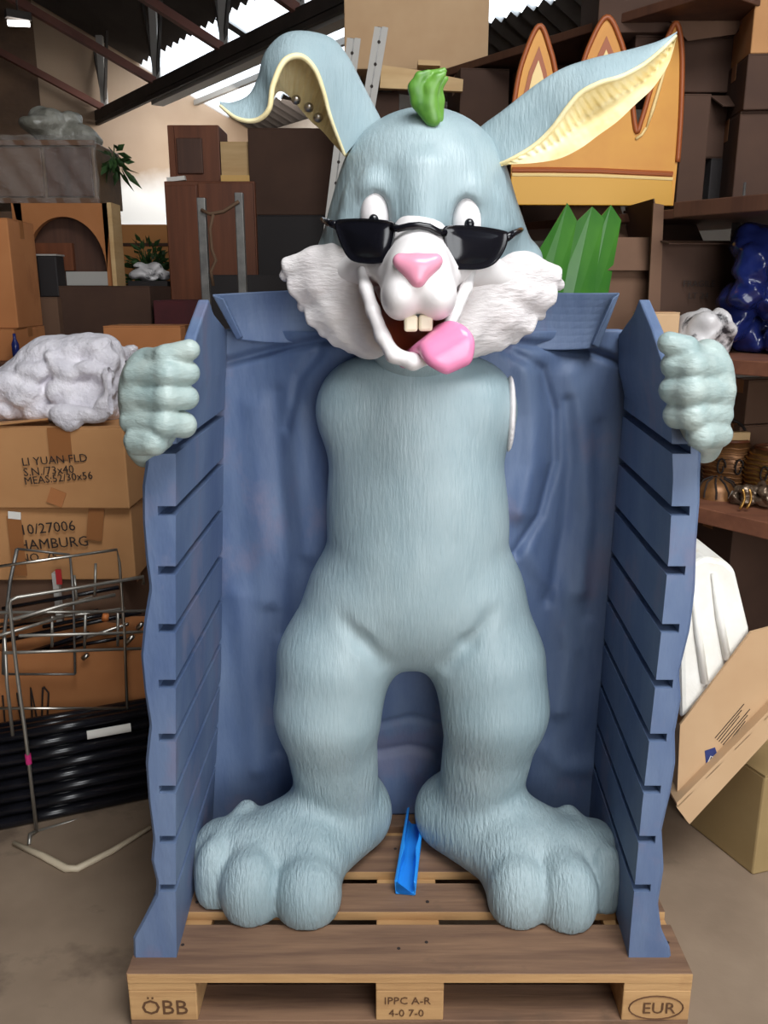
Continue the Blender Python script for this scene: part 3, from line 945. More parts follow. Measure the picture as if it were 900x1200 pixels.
def side_panel(inn, out, bk, sgn):
    """front profile with notches, carried back to the rear corner; grooves run the full depth of the inner face"""
    SW, SH = .034, .0092
    ztop = 1.325
    zs = sorted(set([DECK] + [z for z in np.arange(.16, ztop, .02)] + [ztop] + [q for s in slots for q in (s - SH, s + SH)]))
    zs = [z for z in zs if not any(abs(z - s) < SH - 1e-6 for s in slots)]
    inner = []
    for z in zs:
        xi = interp(z, inn)
        hit = [s for s in slots if abs(z - (s - SH)) < 1e-6]
        hit2 = [s for s in slots if abs(z - (s + SH)) < 1e-6]
        if hit:
            inner += [(xi, z, 0), (xi + sgn * SW, z, SW)]
        elif hit2:
            inner += [(xi + sgn * SW, z, SW), (xi, z, 0)]
        else:
            inner.append((xi, z, 0))
    prof_in = [(x, z, d) for x, z, d in inner]
    prof_out = [(interp(z, out), z) for z in np.arange(DECK, ztop + .001, .012)]
    n_in = len(prof_in)
    V, F = [], []
    ys = [YF, YF + .006] + list(np.linspace(YF + .05, YBK, 7))
    for j, y in enumerate(ys):
        t = (y - YF) / (YBK - YF)
        for x, z, d in prof_in:
            xb = interp(z, bk) + sgn * d
            V.append((x * (1 - t) + xb * t, y, z))
        for x, z in prof_out[::-1]:
            xb = interp(z, bk) + sgn * .065
            bul = .018 * math.sin(z * 21 + t * 3.0) * math.sin(math.pi * min(1, t))
            e = .006 if j == 0 else 0
            V.append(((x - sgn * e) * (1 - t) + xb * t + sgn * bul, y, z))
    n = n_in + len(prof_out)
    for j in range(len(ys) - 1):
        for i in range(n):
            k = (i + 1) % n
            F.append((j * n + i, j * n + k, (j + 1) * n + k, (j + 1) * n + i))
    F.append(tuple(range(n))[::-1])
    F.append(tuple((len(ys) - 1) * n + i for i in range(n)))
    o = mesh('side_panel', V, F, m_jacket, ROOT)
    bm = bmesh.new(); bm.from_mesh(o.data)
    bmesh.ops.triangulate(bm, faces=[q for q in bm.faces if len(q.verts) > 4])
    bmesh.ops.recalc_face_normals(bm, faces=bm.faces)
    bm.to_mesh(o.data); bm.free()
    # dark liners at the bottom of the grooves
    return o
side_panel(innL, outL, bkL, -1)
side_panel(innR, outR, bkR, 1)

# upper lapels above the top slot, rising to a peak
def lapel(front, peak, back, zlow, sgn):
    th = .045
    def X(y, z, tab_i, tab_b):
        t = (y - YF) / (YBK - YF)
        return interp(z, tab_i) * (1 - t) + interp(z, tab_b) * t
    inn, bk = (innL, bkL) if sgn < 0 else (innR, bkR)
    outline = [(YF + .004, zlow), front, (front[0] + .06, front[1] + .035), ((front[0] + peak[0]) / 2, (front[1] + peak[1]) / 2 + .008), peak, (peak[0] + .05, peak[1] - .03), back, (YBK, zlow)]
    ny, rows_i, rows_o = 24, [], []
    top = sorted(outline[1:-1])
    for i in range(ny + 1):
        y = YF + .004 + (YBK - YF - .004) * i / ny
        zt = float(np.interp(y, [q[0] for q in top], [q[1] for q in top]))
        ri, ro = [], []
        for k in range(9):
            z = zlow + (zt - zlow) * k / 8
            lean = max(0, z - 1.33) * .06
            x = X(y, min(z, 1.36), inn, bk) - sgn * lean
            ri.append(Vector((x, y, z))); ro.append(Vector((x + sgn * (th - .022 * k / 8), y, z)))
        rows_i.append(ri + ro[::-1])
    mb = MB().grid(rows_i, close=True)
    m_ = len(rows_i[0])
    mb.F.append(tuple(range(m_))); mb.F.append(tuple(reversed([ny * m_ + k for k in range(m_)])))
    o = mb.build('lapel', m_jacket, ROOT, bevel=.004)
    fixnormals(o)
lapel((YF + .03, 1.385), (.31, 1.525), (.52, 1.455), 1.318, -1)
lapel((YF + .03, 1.400), (.31, 1.525), (.52, 1.445), 1.318, 1)

# back panel with moulded folds
def chain(pts):
    return [P(x, y, .53) for x, y in pts]
folds = [  # (polyline in the back plane, height towards the viewer, half width)
    (chain([(240, 432), (310, 413), (385, 396), (440, 392)]), -.022, .010),
    (chain([(600, 400), (690, 410), (745, 432), (785, 455)]), -.022, .010),
    (chain([(592, 408), (632, 432), (647, 480), (648, 540), (630, 600), (600, 640)]), -.018, .013),
    (chain([(612, 430), (622, 480), (620, 540), (606, 590)]), .022, .03),
    (chain([(668, 440), (684, 520), (690, 600), (680, 690)]), .016, .03),
    (chain([(664, 470), (668, 540), (660, 620), (640, 700)]), -.010, .016),
    (chain([(702, 500), (700, 600), (690, 720)]), -.008, .02),
    (chain([(615, 640), (650, 690), (668, 760), (655, 830)]), .016, .03),
    (chain([(376, 410), (352, 440), (338, 500)]), -.012, .013),
    (chain([(300, 480), (304, 580), (310, 700)]), .010, .03),
    (chain([(325, 460), (328, 560), (336, 660), (330, 740)]), -.009, .02),
    (chain([(350, 480), (352, 560), (360, 640)]), .012, .025),
    (chain([(280, 700), (290, 800), (300, 900)]), .010, .03),
    (chain([(318, 720), (312, 800), (325, 880)]), -.008, .02),
    (chain([(446, 850), (480, 842), (515, 850)]), -.012, .016),
    (chain([(444, 890), (480, 884), (516, 892)]), -.010, .014),
    (chain([(640, 880), (660, 900), (690, 900)]), .008, .03),
]
nx_, nz_ = 210, 250
zz = np.linspace(DECK, 1.452, nz_)
xl = np.array([interp(z, bkL) for z in zz]) - .034
xr = np.array([interp(z, bkR) for z in zz]) + .034
T = np.linspace(0, 1, nx_)
X = xl[:, None] + (xr - xl)[:, None] * T[None, :]
Z = np.repeat(zz[:, None], nx_, 1)
xc = P(488, 600, .5).x
prof = np.exp(-(np.abs(X - xc) / .30) ** 4)
lowz = np.clip((Z - .35) / .35, 0, 1)
Yg = .535 + .035 * np.exp(-((X - xc) / .2) ** 2) * (1 - lowz) - (.095 * prof) * lowz
for pl, hgt, wid in folds:
    D = np.full(X.shape, 9.0)
    for a, b in zip(pl[:-1], pl[1:]):
        ax, az, bx, bz = a.x, a.z, b.x, b.z
        L2 = (bx - ax) ** 2 + (bz - az) ** 2
        t = np.clip(((X - ax) * (bx - ax) + (Z - az) * (bz - az)) / L2, 0, 1)
        D = np.minimum(D, np.hypot(X - ax - t * (bx - ax), Z - az - t * (bz - az)))
    Yg -= hgt * np.exp(-(D / wid) ** 2)
Yg -= .004 * np.sin(X * 31 + 2 * np.sin(Z * 7)) * np.sin(Z * 9 + X * 6)
V = np.stack([X, Yg, Z], -1).reshape(-1, 3)
Vb = V.copy(); Vb[:, 1] = .60
idx = np.arange(nx_ * nz_).reshape(nz_, nx_)
q = np.stack([idx[:-1, :-1], idx[:-1, 1:], idx[1:, 1:], idx[1:, :-1]], -1).reshape(-1, 4)
F = q.tolist()
Vl = V.tolist()
# rim and plain rear face
edge = list(idx[0]) + list(idx[1:, -1]) + list(idx[-1, ::-1][1:]) + list(idx[::-1, 0][1:-1])
k0 = len(Vl)
for e in edge:
    Vl.append((Vl[e][0], .60, Vl[e][2]))
m_ = len(edge)
for i in range(m_):
    j = (i + 1) % m_
    F.append((edge[j], edge[i], k0 + i, k0 + j))
F.append(tuple(k0 + i for i in range(m_)))
bp_ = mesh('back_panel', Vl, F, m_jacket, ROOT, smooth=True)
bm = bmesh.new(); bm.from_mesh(bp_.data)
bmesh.ops.triangulate(bm, faces=[q for q in bm.faces if len(q.verts) > 4])
bm.to_mesh(bp_.data); bm.free()

# stand-up collar
def collar(pts, th=.03, name='collar'):
    rows = []
    n = 26
    lo_, hi_ = pts
    lo_ = catmull(lo_, n); hi_ = catmull(hi_, n)
    front = []
    for i in range(n):
        col_ = []
        for s in np.linspace(0, 1, 9):
            p = np.array(lo_[i]) * (1 - s) + np.array(hi_[i]) * s
            col_.append(Vector(p) + Vector((0, .012 * math.sin(math.pi * s), 0)))
        front.append(col_ + [c + Vector((0, th, 0)) for c in col_[::-1]])
    mb = MB().grid(front, close=True)
    k = len(front[0])
    mb.F.append(tuple(range(k))); mb.F.append(tuple(reversed([(n - 1) * k + j for j in range(k)])))
    o = mb.build(name, m_jacket, ROOT, bevel=.003)
    fixnormals(o)
collar(([P(277, 398, .50), P(330, 402, .50), P(420, 398, .52), P(490, 396, .53), P(560, 398, .52), P(640, 410, .50), P(702, 408, .50)],
        [P(248, 345, .46), P(320, 341, .50), P(420, 338, .53), P(490, 338, .54), P(560, 338, .53), P(660, 343, .50), P(727, 343, .46)]))
# folded-over collar points
for pts in ([(248, 345, .455), (262, 350, .452), (284, 396, .478), (277, 398, .484)], [(727, 343, .455), (718, 350, .45), (694, 404, .478), (702, 408, .484)]):
    o = MB().prism([P(*p) for p in pts], (0, .02, 0)).build('collar_fold', m_jacket, ROOT, bevel=.003)
    fixnormals(o)

# ------------------------------------------------------------------ blue plastic channel on the deck
def ch(px, py):
    p = PZ(px, py, DECK)
    return p
c0, c1 = ch(475, 1049), ch(487, 968)
dirv = (c1 - c0); L_ = dirv.length; dirv.normalize()
sidev = Vector((dirv.y, -dirv.x, 0))
prof_ = [(-.024, .0), (.024, .0), (.027, .036), (.019, .040), (.021, .012), (.012, .005), (-.012, .005), (-.021, .012), (-.019, .040), (-.027, .036)]
rows = []
for t in np.linspace(0, 1, 15):
    wv = 1.0 - .28 * math.exp(-((t - .42) / .09) ** 2)
    tw = 1 - .12 * t
    rows.append([c0 + dirv * (L_ * t) + sidev * (x * (wv if abs(x) < .022 else 1) * tw) + Vector((0, 0, z * (1 + .5 * t))) for x, z in prof_])
mb = MB().grid(rows, close=True)
k = len(prof_)
mb.F.append(tuple(range(k))); mb.F.append(tuple(reversed([14 * k + j for j in range(k)])))
o = mb.build('plastic_channel', m_bluechan, None, bevel=.0025)
fixnormals(o)
tag(o, 'bright blue plastic channel lying on the pallet between the rabbit feet', 'channel')

# ================================================================== the goods behind and beside the sculpture
def rect(x0, x1, y0, y1, Y):
    """metric extents of a pixel rectangle standing at depth Y"""
    a, b = P(x0, (y0 + y1) / 2, Y), P(x1, (y0 + y1) / 2, Y)
    xm = (x0 + x1) / 2
    return a.x, b.x, P(xm, y1, Y).z, P(xm, y0, Y).z

def rotz(V, c, a):
    c = Vector(c)
    R = Matrix.Rotation(a, 3, 'Z')
    return [c + R @ (Vector(v) - c) for v in V]

def carton(label, x0, x1, z0, z1, Y, depth, m, rz=0.0, group=None, tape=True, open_flaps=None, name='cardboard_carton', tapemat=None, cat='carton'):
    """closed carton: shell, two meeting lid flaps, tape; or an open one with four walls and folded flaps"""
    c = Vector(((x0 + x1) / 2, Y, z0))
    w, h = x1 - x0, z1 - z0
    t = thing(name, label, cat, c, group)
    def part(mb, nm, mm, **kw):
        mb.V = rotz(mb.V, c, rz)
        return mb.build(nm, mm, t, **kw)
    cy = Y + depth / 2
    if open_flaps is None:
        part(MB().box((c.x, cy, z0 + h / 2 - .002), (w, depth, h - .004)), 'shell', m, bevel=.004)
        for s in (-1, 1):
            part(MB().box((c.x, cy + s * (depth / 4 + .0005), z1 - .002), (w - .002, depth / 2 - .003, .004)), 'lid_flap', m)
        if tape:
            part(MB().box((c.x, cy, z1 + .0004), (w, .05, .0008)), 'tape_strip', tapemat or m_tape)
            tl = min(.07, h * .3)
            for s in (-1, 1):
                part(MB().box((c.x + s * (w / 2 + .0004), cy, z1 - tl / 2), (.0008, .05, tl)), 'tape_end', tapemat or m_tape)
    else:
        th = .006
        part(MB().box((c.x, cy, z0 + .003), (w, depth, .006)), 'base', m)
        for s in (-1, 1):
            part(MB().box((c.x + s * (w / 2 - th / 2), cy, z0 + h / 2), (th, depth, h)), 'side_wall', m)
            part(MB().box((c.x, cy + s * (depth / 2 - th / 2), z0 + h / 2), (w - 2 * th, th, h)), 'end_wall', m)
        for side, ang, ln in open_flaps:
            ca, sa = math.cos(ang), math.sin(ang)
            if side in 'FB':
                s = -1 if side == 'F' else 1
                y = cy + s * depth / 2
                pts = [(c.x - w / 2, y, z1), (c.x + w / 2, y, z1), (c.x + w / 2 - .012, y + s * ln * ca, z1 + ln * sa), (c.x - w / 2 + .012, y + s * ln * ca, z1 + ln * sa)]
            else:
                s = -1 if side == 'L' else 1
                x = c.x + s * w / 2
                pts = [(x, cy - depth / 2, z1), (x, cy + depth / 2, z1), (x + s * ln * ca, cy + depth / 2 - .012, z1 + ln * sa), (x + s * ln * ca, cy - depth / 2 + .012, z1 + ln * sa)]
            n = (Vector(pts[1]) - Vector(pts[0])).cross(Vector(pts[2]) - Vector(pts[0])).normalized() * .004
            mb = MB().prism(pts, n)
            o = part(mb, 'flap', m)
            fixnormals(o)
    return t

def cpx(label, px0, px1, py0, py1, Y, depth, m, z0=None, z1=None, **kw):
    a, b, lo, hi = rect(px0, px1, py0, py1, Y)
    return carton(label, a, b, lo if z0 is None else z0, hi if z1 is None else z1, Y, depth, m, **kw)

# ------------------------------------------------------------------ left: cartons, wadding
zB0, zB1, zA1 = .625, .872, 1.135
cpx('dull brown carton at left, lowest in the stack under the HAMBURG carton', -75, 152, 700, 900, 1.16, .38, m_card3, z0=0, z1=zB0)
tB = cpx('carton printed HAMBURG in black, second from the top of the left stack', -70, 156, 597, 690, 1.14, .40, m_card, z0=zB0 + .001, z1=zB1, rz=.02)
tA = cpx('carton with three small stamped black lines, under the white wadding', -70, 149, 500, 600, 1.12, .40, m_card, z0=zB1 + .001, z1=zA1, rz=-.02)
def face_text(t, body, px, py, Y, size, ang=0.0, mm=m_ink):
    p = P(px, py, Y)
    text_on(t, body, p, (math.cos(ang), 0, math.sin(ang)), (-math.sin(ang), 0, math.cos(ang)), size, mm)
ya = 1.112
face_text(tA, 'LI YUAN FLD', 26, 546, ya, .036, .07)
face_text(tA, 'S.N./73x40', 28, 558, ya, .036, .07)
face_text(tA, 'MEAS:52/30x56', 29, 568, ya, .034, .09)
for z in (0,):
    MB().box(P(70, 520, 1.113), (.07, .002, .10)).build('tape_strip', m_tape, tA)
MB().box(P(66, 583, 1.113), (.05, .002, .05), (0, .4, 0)).build('torn_patch', m_card2, tA, label='torn lighter patch of cardboard')
yb_ = 1.131
face_text(tB, '10/27006', 24, 627, yb_, .048, .09)
face_text(tB, 'HAMBURG', 22, 645, yb_, .048, .07)
face_text(tB, 'NO. 75', 24, 659, yb_, .040, .07)
MB().box(P(112, 612, yb_ - .001), (.05, .002, .12), (0, .15, 0)).build('tape_strip', m_tape, tB)
MB().box(P(20, 640, yb_ - .001), (.045, .002, .2), (0, 0, 0)).build('tape_strip', m_tape, tB)
MB().box(P(17, 604, yb_ - .002), (.04, .002, .024), (0, .1, 0)).build('torn_label', m_label, tB, label='torn white paper label')
# open flap of the wadding carton
o = MB().prism([P(-60, 505, 1.11), P(56, 492, 1.11), P(58, 496, 1.20), P(-60, 500, 1.24)], (0, 0, .005)).build('lid_flap', m_card, tA)
fixnormals(o)

cpx('tall orange-brown carton standing behind the pale left fist', 126, 216, 398, 520, 1.56, .18, m_card2, z0=.951, z1=1.42, rz=-.03)
cpx('orange-brown carton on the floor beneath the one behind the left fist', 126, 214, 520, 700, 1.56, .18, m_card2, z0=0, z1=.95, rz=.0)

rw = random.Random(11)
pc = P(40, 450, 1.28)
f = Field(tuple(P(-95, 540, 1.05) - Vector((.05, .1, .0))), tuple(P(150, 360, 1.56) + Vector((.05, .05, .08))), .010)
f.lo  # heap of fibre: many soft clumps
def heap(px):   # top outline of the heap in the photograph
    return float(np.interp(px, [-90, 0, 20, 40, 62, 78, 95, 110, 120, 132, 138], [440, 430, 420, 402, 388, 392, 390, 386, 388, 430, 470]))
for i in range(800):
    px = rw.uniform(-85, 124)
    top = heap(px) + 16
    bot = 492 if px < 60 else (503 if px < 95 else 490)
    py = top + (bot - top) * rw.random() ** .9
    Yc = 1.17 + rw.random() * .30
    r = rw.uniform(.016, .036)
    p = P(px, py, 1.17)
    p = Vector((p.x, Yc, max(p.z, zA1 + .035)))
    f.ell(p, (r * rw.uniform(.8, 1.3), r, r * rw.uniform(.7, 1.1)), k=.016)
for px in range(-80, 125, 12):
    tz, bz = P(px, heap(px) + 22, 1.3).z, zA1 + .04
    for q in np.linspace(0, 1, 4):
        f.ell((P(px, 450, 1.28).x, 1.30, max(bz, bz + (tz - bz) * q)), (.055, .10, .05), k=.02)
for px, py, r in ((72, 492, 9), (80, 500, 7), (88, 497, 7), (66, 484, 9), (78, 484, 10), (90, 486, 9), (100, 484, 9), (110, 488, 8), (120, 486, 8), (128, 480, 8), (130, 470, 9), (122, 474, 9), (130, 455, 9), (126, 440, 9)):
    p, rr = S(px, py, 1.12, r)
    f.ell(p, (rr, rr, rr), k=.02)
def woolly(V):
    V = V.copy()
    q = V * 38
    n = np.stack([np.sin(q[:, 1] * 1.1 + 2 * np.sin(q[:, 2])) , np.sin(q[:, 2] * 1.3 + 2 * np.sin(q[:, 0])), np.sin(q[:, 0] * 1.2 + 2 * np.sin(q[:, 1]))], 1)
    return V + n * .0025 + np.sin(q[:, ::-1] * 3.1) * .001
o = f.skin('polyester_wadding', m_wad, None, disp=woolly)
tag(o, 'heap of fluffy white polyester wadding on top of the left cartons', 'wadding')

# ------------------------------------------------------------------ left: carton with marker strokes, wire racks, tubes
tM = cpx('open orange-brown carton with tall marker strokes behind the black tubes', -60, 178, 775, 900, 1.02, .12, m_card2, z0=0, z1=.43, open_flaps=[('B', 1.2, .06)], rz=.05)
for pts in ([(38, 846), (36, 806), (43, 840)], [(50, 806), (49, 842), (55, 847), (57, 812), (51, 805)], [(3, 815), (6, 850)], [(20, 812), (26, 850), (22, 830)]):
    MB().tube([P(x, y, 1.005) for x, y in pts], .003, 5).build('marker_stroke', m_ink, tM)
rj = random.Random(5)
for i in range(9):
    xa, xb = rj.uniform(-30, 60), rj.uniform(100, 168)
    yy = 735 + rj.uniform(-28, 26)
    a, b = P(xa, yy + rj.uniform(5, 22), 1.06 + rj.uniform(0, .05)), P(xb, yy - rj.uniform(5, 20), 1.06 + rj.uniform(0, .05))
    o = MB().tube([a, b], rj.uniform(.004, .008), 7).build('thin_tube', m_steel if i % 3 == 0 else m_blackpole, smooth=True)
    tag(o, 'thin metal tube lying jumbled behind the wire racks at left', 'tube', 'jumbled thin tubes behind the wire racks')
for k, (pa, pb) in enumerate((((147, 755), (156, 745)), ((161, 737), (167, 730)), ((97, 772), (103, 767)))):
    o = MB().tube([P(*pa, 1.0), P(*pb, 1.0)], .008, 8).build('metal_clip', m_steel, smooth=True)
    tag(o, ['short bright metal clip in the jumble, right of the wire frame', 'short bright metal clip tucked beside the jacket edge', 'short bright metal clip above the marker carton'][k], 'clip')
o = MB().tube([P(123, 726, 1.06), P(124, 720, 1.055)], [.012, .010], 10).build('orange_stopper', mat('orange_plastic', srgb(220, 130, 70), rough=.4), smooth=True)
tag(o, 'small orange plastic cap among the jumbled tubes', 'stopper')
o = MB().box(P(68, 700, 1.10), (.018, .02, .17), (0, 0, 0)).build('striped_tape_post', m_palestrip)
r_ = o
MB().box(P(69, 676, 1.088), (.018, .004, .05)).build('tape_band', m_red, o, label='red and white band')
tag(o, 'pale post with a red band behind the wire racks', 'post')

def rods(name, label, cat, segs, m, nmpart='wire', loc=None):
    pts = [P(*q) for s, r in segs for q in s]
    base = Vector((sum(p.x for p in pts) / len(pts), sum(p.y for p in pts) / len(pts), min(p.z for p in pts)))
    t = thing(name, label, cat, base)
    for s, r in segs:
        MB().tube([P(*q) for q in s], r, 7).build(nmpart, m, t, smooth=True)
    return t
t1 = rods('wire_display_rack', 'bright wire rack with a long front leg and cross bars, standing before the cartons', 'rack',
     [([(168, 684, .95), (168, 676, .94), (90, 689, .82), (20, 700, .73), (13, 703, .72), (11, 708, .72), (20, 790, .71), (31, 870, .70), (43, 974, .69)], .0055),
      ([(43, 974, .69), (35, 978, .66), (34, 990, .63)], .0055),
      ([(43, 974, .69), (100, 958, .77), (172, 938, .86)], .004),
      ([(14, 726, .72), (75, 709, .82), (135, 697, .90)], .0055),
      ([(-20, 718, .76), (172, 716, .97)], .005),
      ([(22, 745, .73), (135, 742, .92), (172, 740, .97)], .005),
      ([(4, 765, .73), (165, 760, .96)], .005),
      ([(-20, 750, .70), (22, 738, .75), (75, 722, .84)], .005),
      ([(5, 742, .74), (8, 800, .73), (15, 862, .72)], .005),
      ([(61, 722, .82), (61, 758, .82)], .0045), ([(100, 720, .88), (99, 760, .88)], .0045), ([(138, 718, .93), (138, 757, .93)], .0045),
      ([(112, 660, .93), (111, 698, .90)], .004), ([(87, 674, .90), (90, 703, .88)], .004)], mat('brushed_wire_steel', srgb(168, 164, 156), rough=.38, metal=.8))
MB().tube([P(32.5, 884, .70), P(34, 895, .70)], .0085, 10).build('tape_band', m_magenta, t1, label='magenta tape band')
rods('wire_rack', 'thin silver wire frame standing behind the wire rack with its top bar highest', 'frame',
     [([(-30, 668, .76), (60, 655, .85), (137, 644, .95), (140, 660, .95), (146, 745, .93), (149, 830, .92)], .0045),
      ([(-30, 668, .76), (-26, 830, .74)], .0045),
      ([(-26, 830, .74), (149, 830, .92)], .0045)], m_steel)
rods('wire_rack', 'dull wire frame leaning left of the HAMBURG print', 'frame',
     [([(20, 643, 1.05), (82, 650, 1.08)], .004), ([(20, 643, 1.05), (12, 680, 1.03), (5, 742, 1.0), (4, 790, .98)], .006), ([(82, 650, 1.08), (86, 700, 1.04), (88, 790, .98)], .004), ([(4, 790, .98), (88, 790, .98)], .004)], m_dullsteel)

a0, b0 = PZ(-45, 985, 0), PZ(185, 936, 0)
dv = (b0 - a0).normalized()
nv = Vector((-dv.y, dv.x, 0))
PR = .0165
pole = None
rp = random.Random(4)
cnt = 0
for layer in range(8):
    for k in range(4 if layer < 6 else 3):
        off = PR + layer * .012 + k * PR * 2.02
        z = PR + layer * PR * 2.02
        sh = rp.uniform(-.03, .05) - .02
        ln = (b0 - a0).length + rp.uniform(.0, .10)
        base = a0 + nv * off + dv * sh + Vector((0, 0, z))
        if pole is None:
            mb = MB().tube([Vector((0, 0, 0)), Vector((1, 0, 0))], PR, 10)
            pole = mb.build('metal_tube', m_blackpole, None, smooth=False, origin=(0, 0, 0))
            pole.data.shade_smooth()
            pole.location = base
            o = pole
        else:
            o = pole.copy()
            COL.objects.link(o)
        o.location = base
        o.rotation_euler = (0, 0, math.atan2(dv.y, dv.x))
        o.scale = (ln, 1, 1)
        tag(o, 'black coated tube inside the bundle on the floor at left, behind the front tubes', 'tube', 'bundle of black tubes on the floor')
        if k == 0:
            o['label'] = 'front black tube of the floor bundle, %s layer up from the floor' % ('lowest', 'second', 'third', 'fourth', 'fifth', 'sixth', 'seventh', 'topmost')[layer]
        if layer == 6 and k == 0:
            o['label'] = 'black tube with a white paper sticker, near the top of the bundle'
            del o['group']
            stick = o
p = P(120, 868, (a0 + nv * .1).y + .09)
# sticker: half wrap around the tube
c = stick.location
s_along = (p.x - c.x) / dv.x
for_pts = []
mb = MB()
rows = []
for s in np.linspace(s_along - .065, s_along + .065, 5):
    rows.append([c + dv * float(s) + (nv * -math.cos(t) + Vector((0, 0, 1)) * math.sin(t)) * (PR + .0012) for t in np.linspace(-.5, 1.15, 9)])
mb.grid(rows)
me_st = mb.build('paper_sticker', m_label, None, smooth=True)
me_st.parent = stick
me_st.matrix_parent_inverse = (Matrix.Translation(stick.location) @ stick.rotation_euler.to_matrix().to_4x4() @ Matrix.Diagonal((*stick.scale, 1))).inverted()
o = MB().tube([PZ(16, 988, .008), PZ(50, 1003, .008), PZ(78, 1018, .008), PZ(90, 1018, .008), PZ(130, 998, .008), PZ(176, 970, .008)], [.007, .010, .011, .010, .009, .007], 7).build('plastic_strip', m_strap, smooth=True)
tag(o, 'bent cream plastic strip lying on the floor before the tube bundle', 'strip')

# ------------------------------------------------------------------ left rear rack and what stands on it
RZ = 1.27
rk = thing('storage_rack', 'dark storage rack behind the left cartons', 'rack', (-1.55, 2.8, 0))
MB().box((-1.55, 2.82, RZ - .02), (2.5, 1.95, .04)).build('shelf_board', m_darkwood, rk, bevel=.003)
MB().box((-1.55, 2.82, .52), (2.5, 1.95, .04)).build('shelf_board', m_darkwood, rk, bevel=.003)
for x in (-2.76, -.34):
    for y in (1.88, 3.76):
        MB().box((x, y, (RZ - .04) / 2), (.06, .06, RZ - .04)).build('upright', m_beam, rk)

cpx('tall orange-brown carton at the left edge above the wadding', -75, 14, 255, 388, 1.95, .3, m_card2, z0=1.395, rz=.06)
cpx('low orange-brown carton at the left edge beneath the tall one', -75, 18, 388, 430, 1.93, .32, m_card2, z0=RZ, z1=1.394)
o = MB().lathe(P(19, 415, 1.86), [(0, -.07), (.014, -.07), (.014, .0), (.006, .02), (.006, .04), (0, .04)], 12).build('small_bottle', m_plasticblue, smooth=True)
o.location.z = RZ
tag(o, 'small blue bottle before the low carton at the left edge', 'bottle')
zc = P(120, 335, 2.55).z
zc_t = zc
cpx('wide dark brown crate below the arched display', 72, 178, 335, 420, 2.55, .40, m_card4, z0=RZ, z1=zc, tape=False)
cpx('dull brown box left of the wide dark crate', 28, 70, 345, 420, 2.5, .6, m_card3, z0=RZ, z1=zc - .05, tape=False)
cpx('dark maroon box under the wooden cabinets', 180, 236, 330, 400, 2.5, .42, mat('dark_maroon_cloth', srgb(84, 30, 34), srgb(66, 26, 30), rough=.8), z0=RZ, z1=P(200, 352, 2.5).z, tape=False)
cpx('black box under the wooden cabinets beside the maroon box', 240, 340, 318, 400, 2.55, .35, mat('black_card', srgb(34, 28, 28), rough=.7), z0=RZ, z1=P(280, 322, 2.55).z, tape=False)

# arched wooden display: a frame round a recessed dark arch
ax0, ax1, az0, az1 = rect(20, 132, 238, 335, 2.7)
az0 = zc + .001
ad = thing('arched_display', 'wooden display panel with a dark arched recess, above the dark crate', 'display', ((ax0 + ax1) / 2, 2.7, az0))
W_, H_ = ax1 - ax0, az1 - az0
cxm = ax0 + W_ * .5
arch = [(cxm + W_ * .42 * math.cos(t), az0 + .06 + (H_ * .84 - .06) * math.sin(t) ** .9 if math.sin(t) > 0 else az0 + .06) for t in np.linspace(0, math.pi, 25)]
mb = MB()
topz = [(ax1 - (ax1 - ax0) * i / 24, az1) for i in range(25)]
for y, fl in ((2.70, 0), (2.74, 1)):
    rows = [[Vector((x, y, z)) for x, z in arch], [Vector((x, y, z)) for x, z in topz]]
    mb.grid(rows if not fl else rows[::-1])
mb.grid([[Vector((x, 2.70, z)) for x, z in arch], [Vector((x, 2.74, z)) for x, z in arch]])
mb.box((ax0 + W_ * .03, 2.72, az0 + H_ / 2), (W_ * .1, .04, H_)); mb.box((ax1 - W_ * .03, 2.72, az0 + H_ / 2), (W_ * .1, .04, H_))
mb.build('arched_front', m_card2, ad)
MB().box((cxm, 2.80, az0 + H_ / 2), (W_ * .98, .02, H_)).build('back_board', m_darkwood, ad)
MB().box((ax1 - .004 + .01, 2.74, az0 + H_ / 2), (.02, .14, H_)).build('side_board', m_ply, ad)
MB().box((ax0 + W_ * .30, 2.77, az0 + H_ * .36), (W_ * .46, .03, H_ * .34)).build('inner_shelf', m_wood, ad)
MB().box((ax0 + W_ * .72, 2.735, az0 + H_ * .09), (W_ * .48, .06, H_ * .17)).build('grey_drawer', m_palestrip, ad)
# two small dark bins before it
for k, (x0, x1) in enumerate(((22, 42), (45, 68))):
    a, b, lo, hi = rect(x0, x1, 300, 336, 2.56)
    t = thing('dark_bin', ['dark bin with a pale rim before the arched display, left of two', 'dark bin with a pale rim before the arched display, right of two'][k], 'bin', ((a + b) / 2, 2.56, zc - .05))
    zb = zc - .049
    MB().box(((a + b) / 2, 2.60, (hi + zb) / 2), (b - a, .10, hi - zb)).build('bin_body', mat('black_card', (0, 0, 0, 1)), t, bevel=.006)
    MB().box(((a + b) / 2, 2.60, hi + .004), (b - a + .008, .11, .008)).build('rim', m_palestrip, t, bevel=.003)

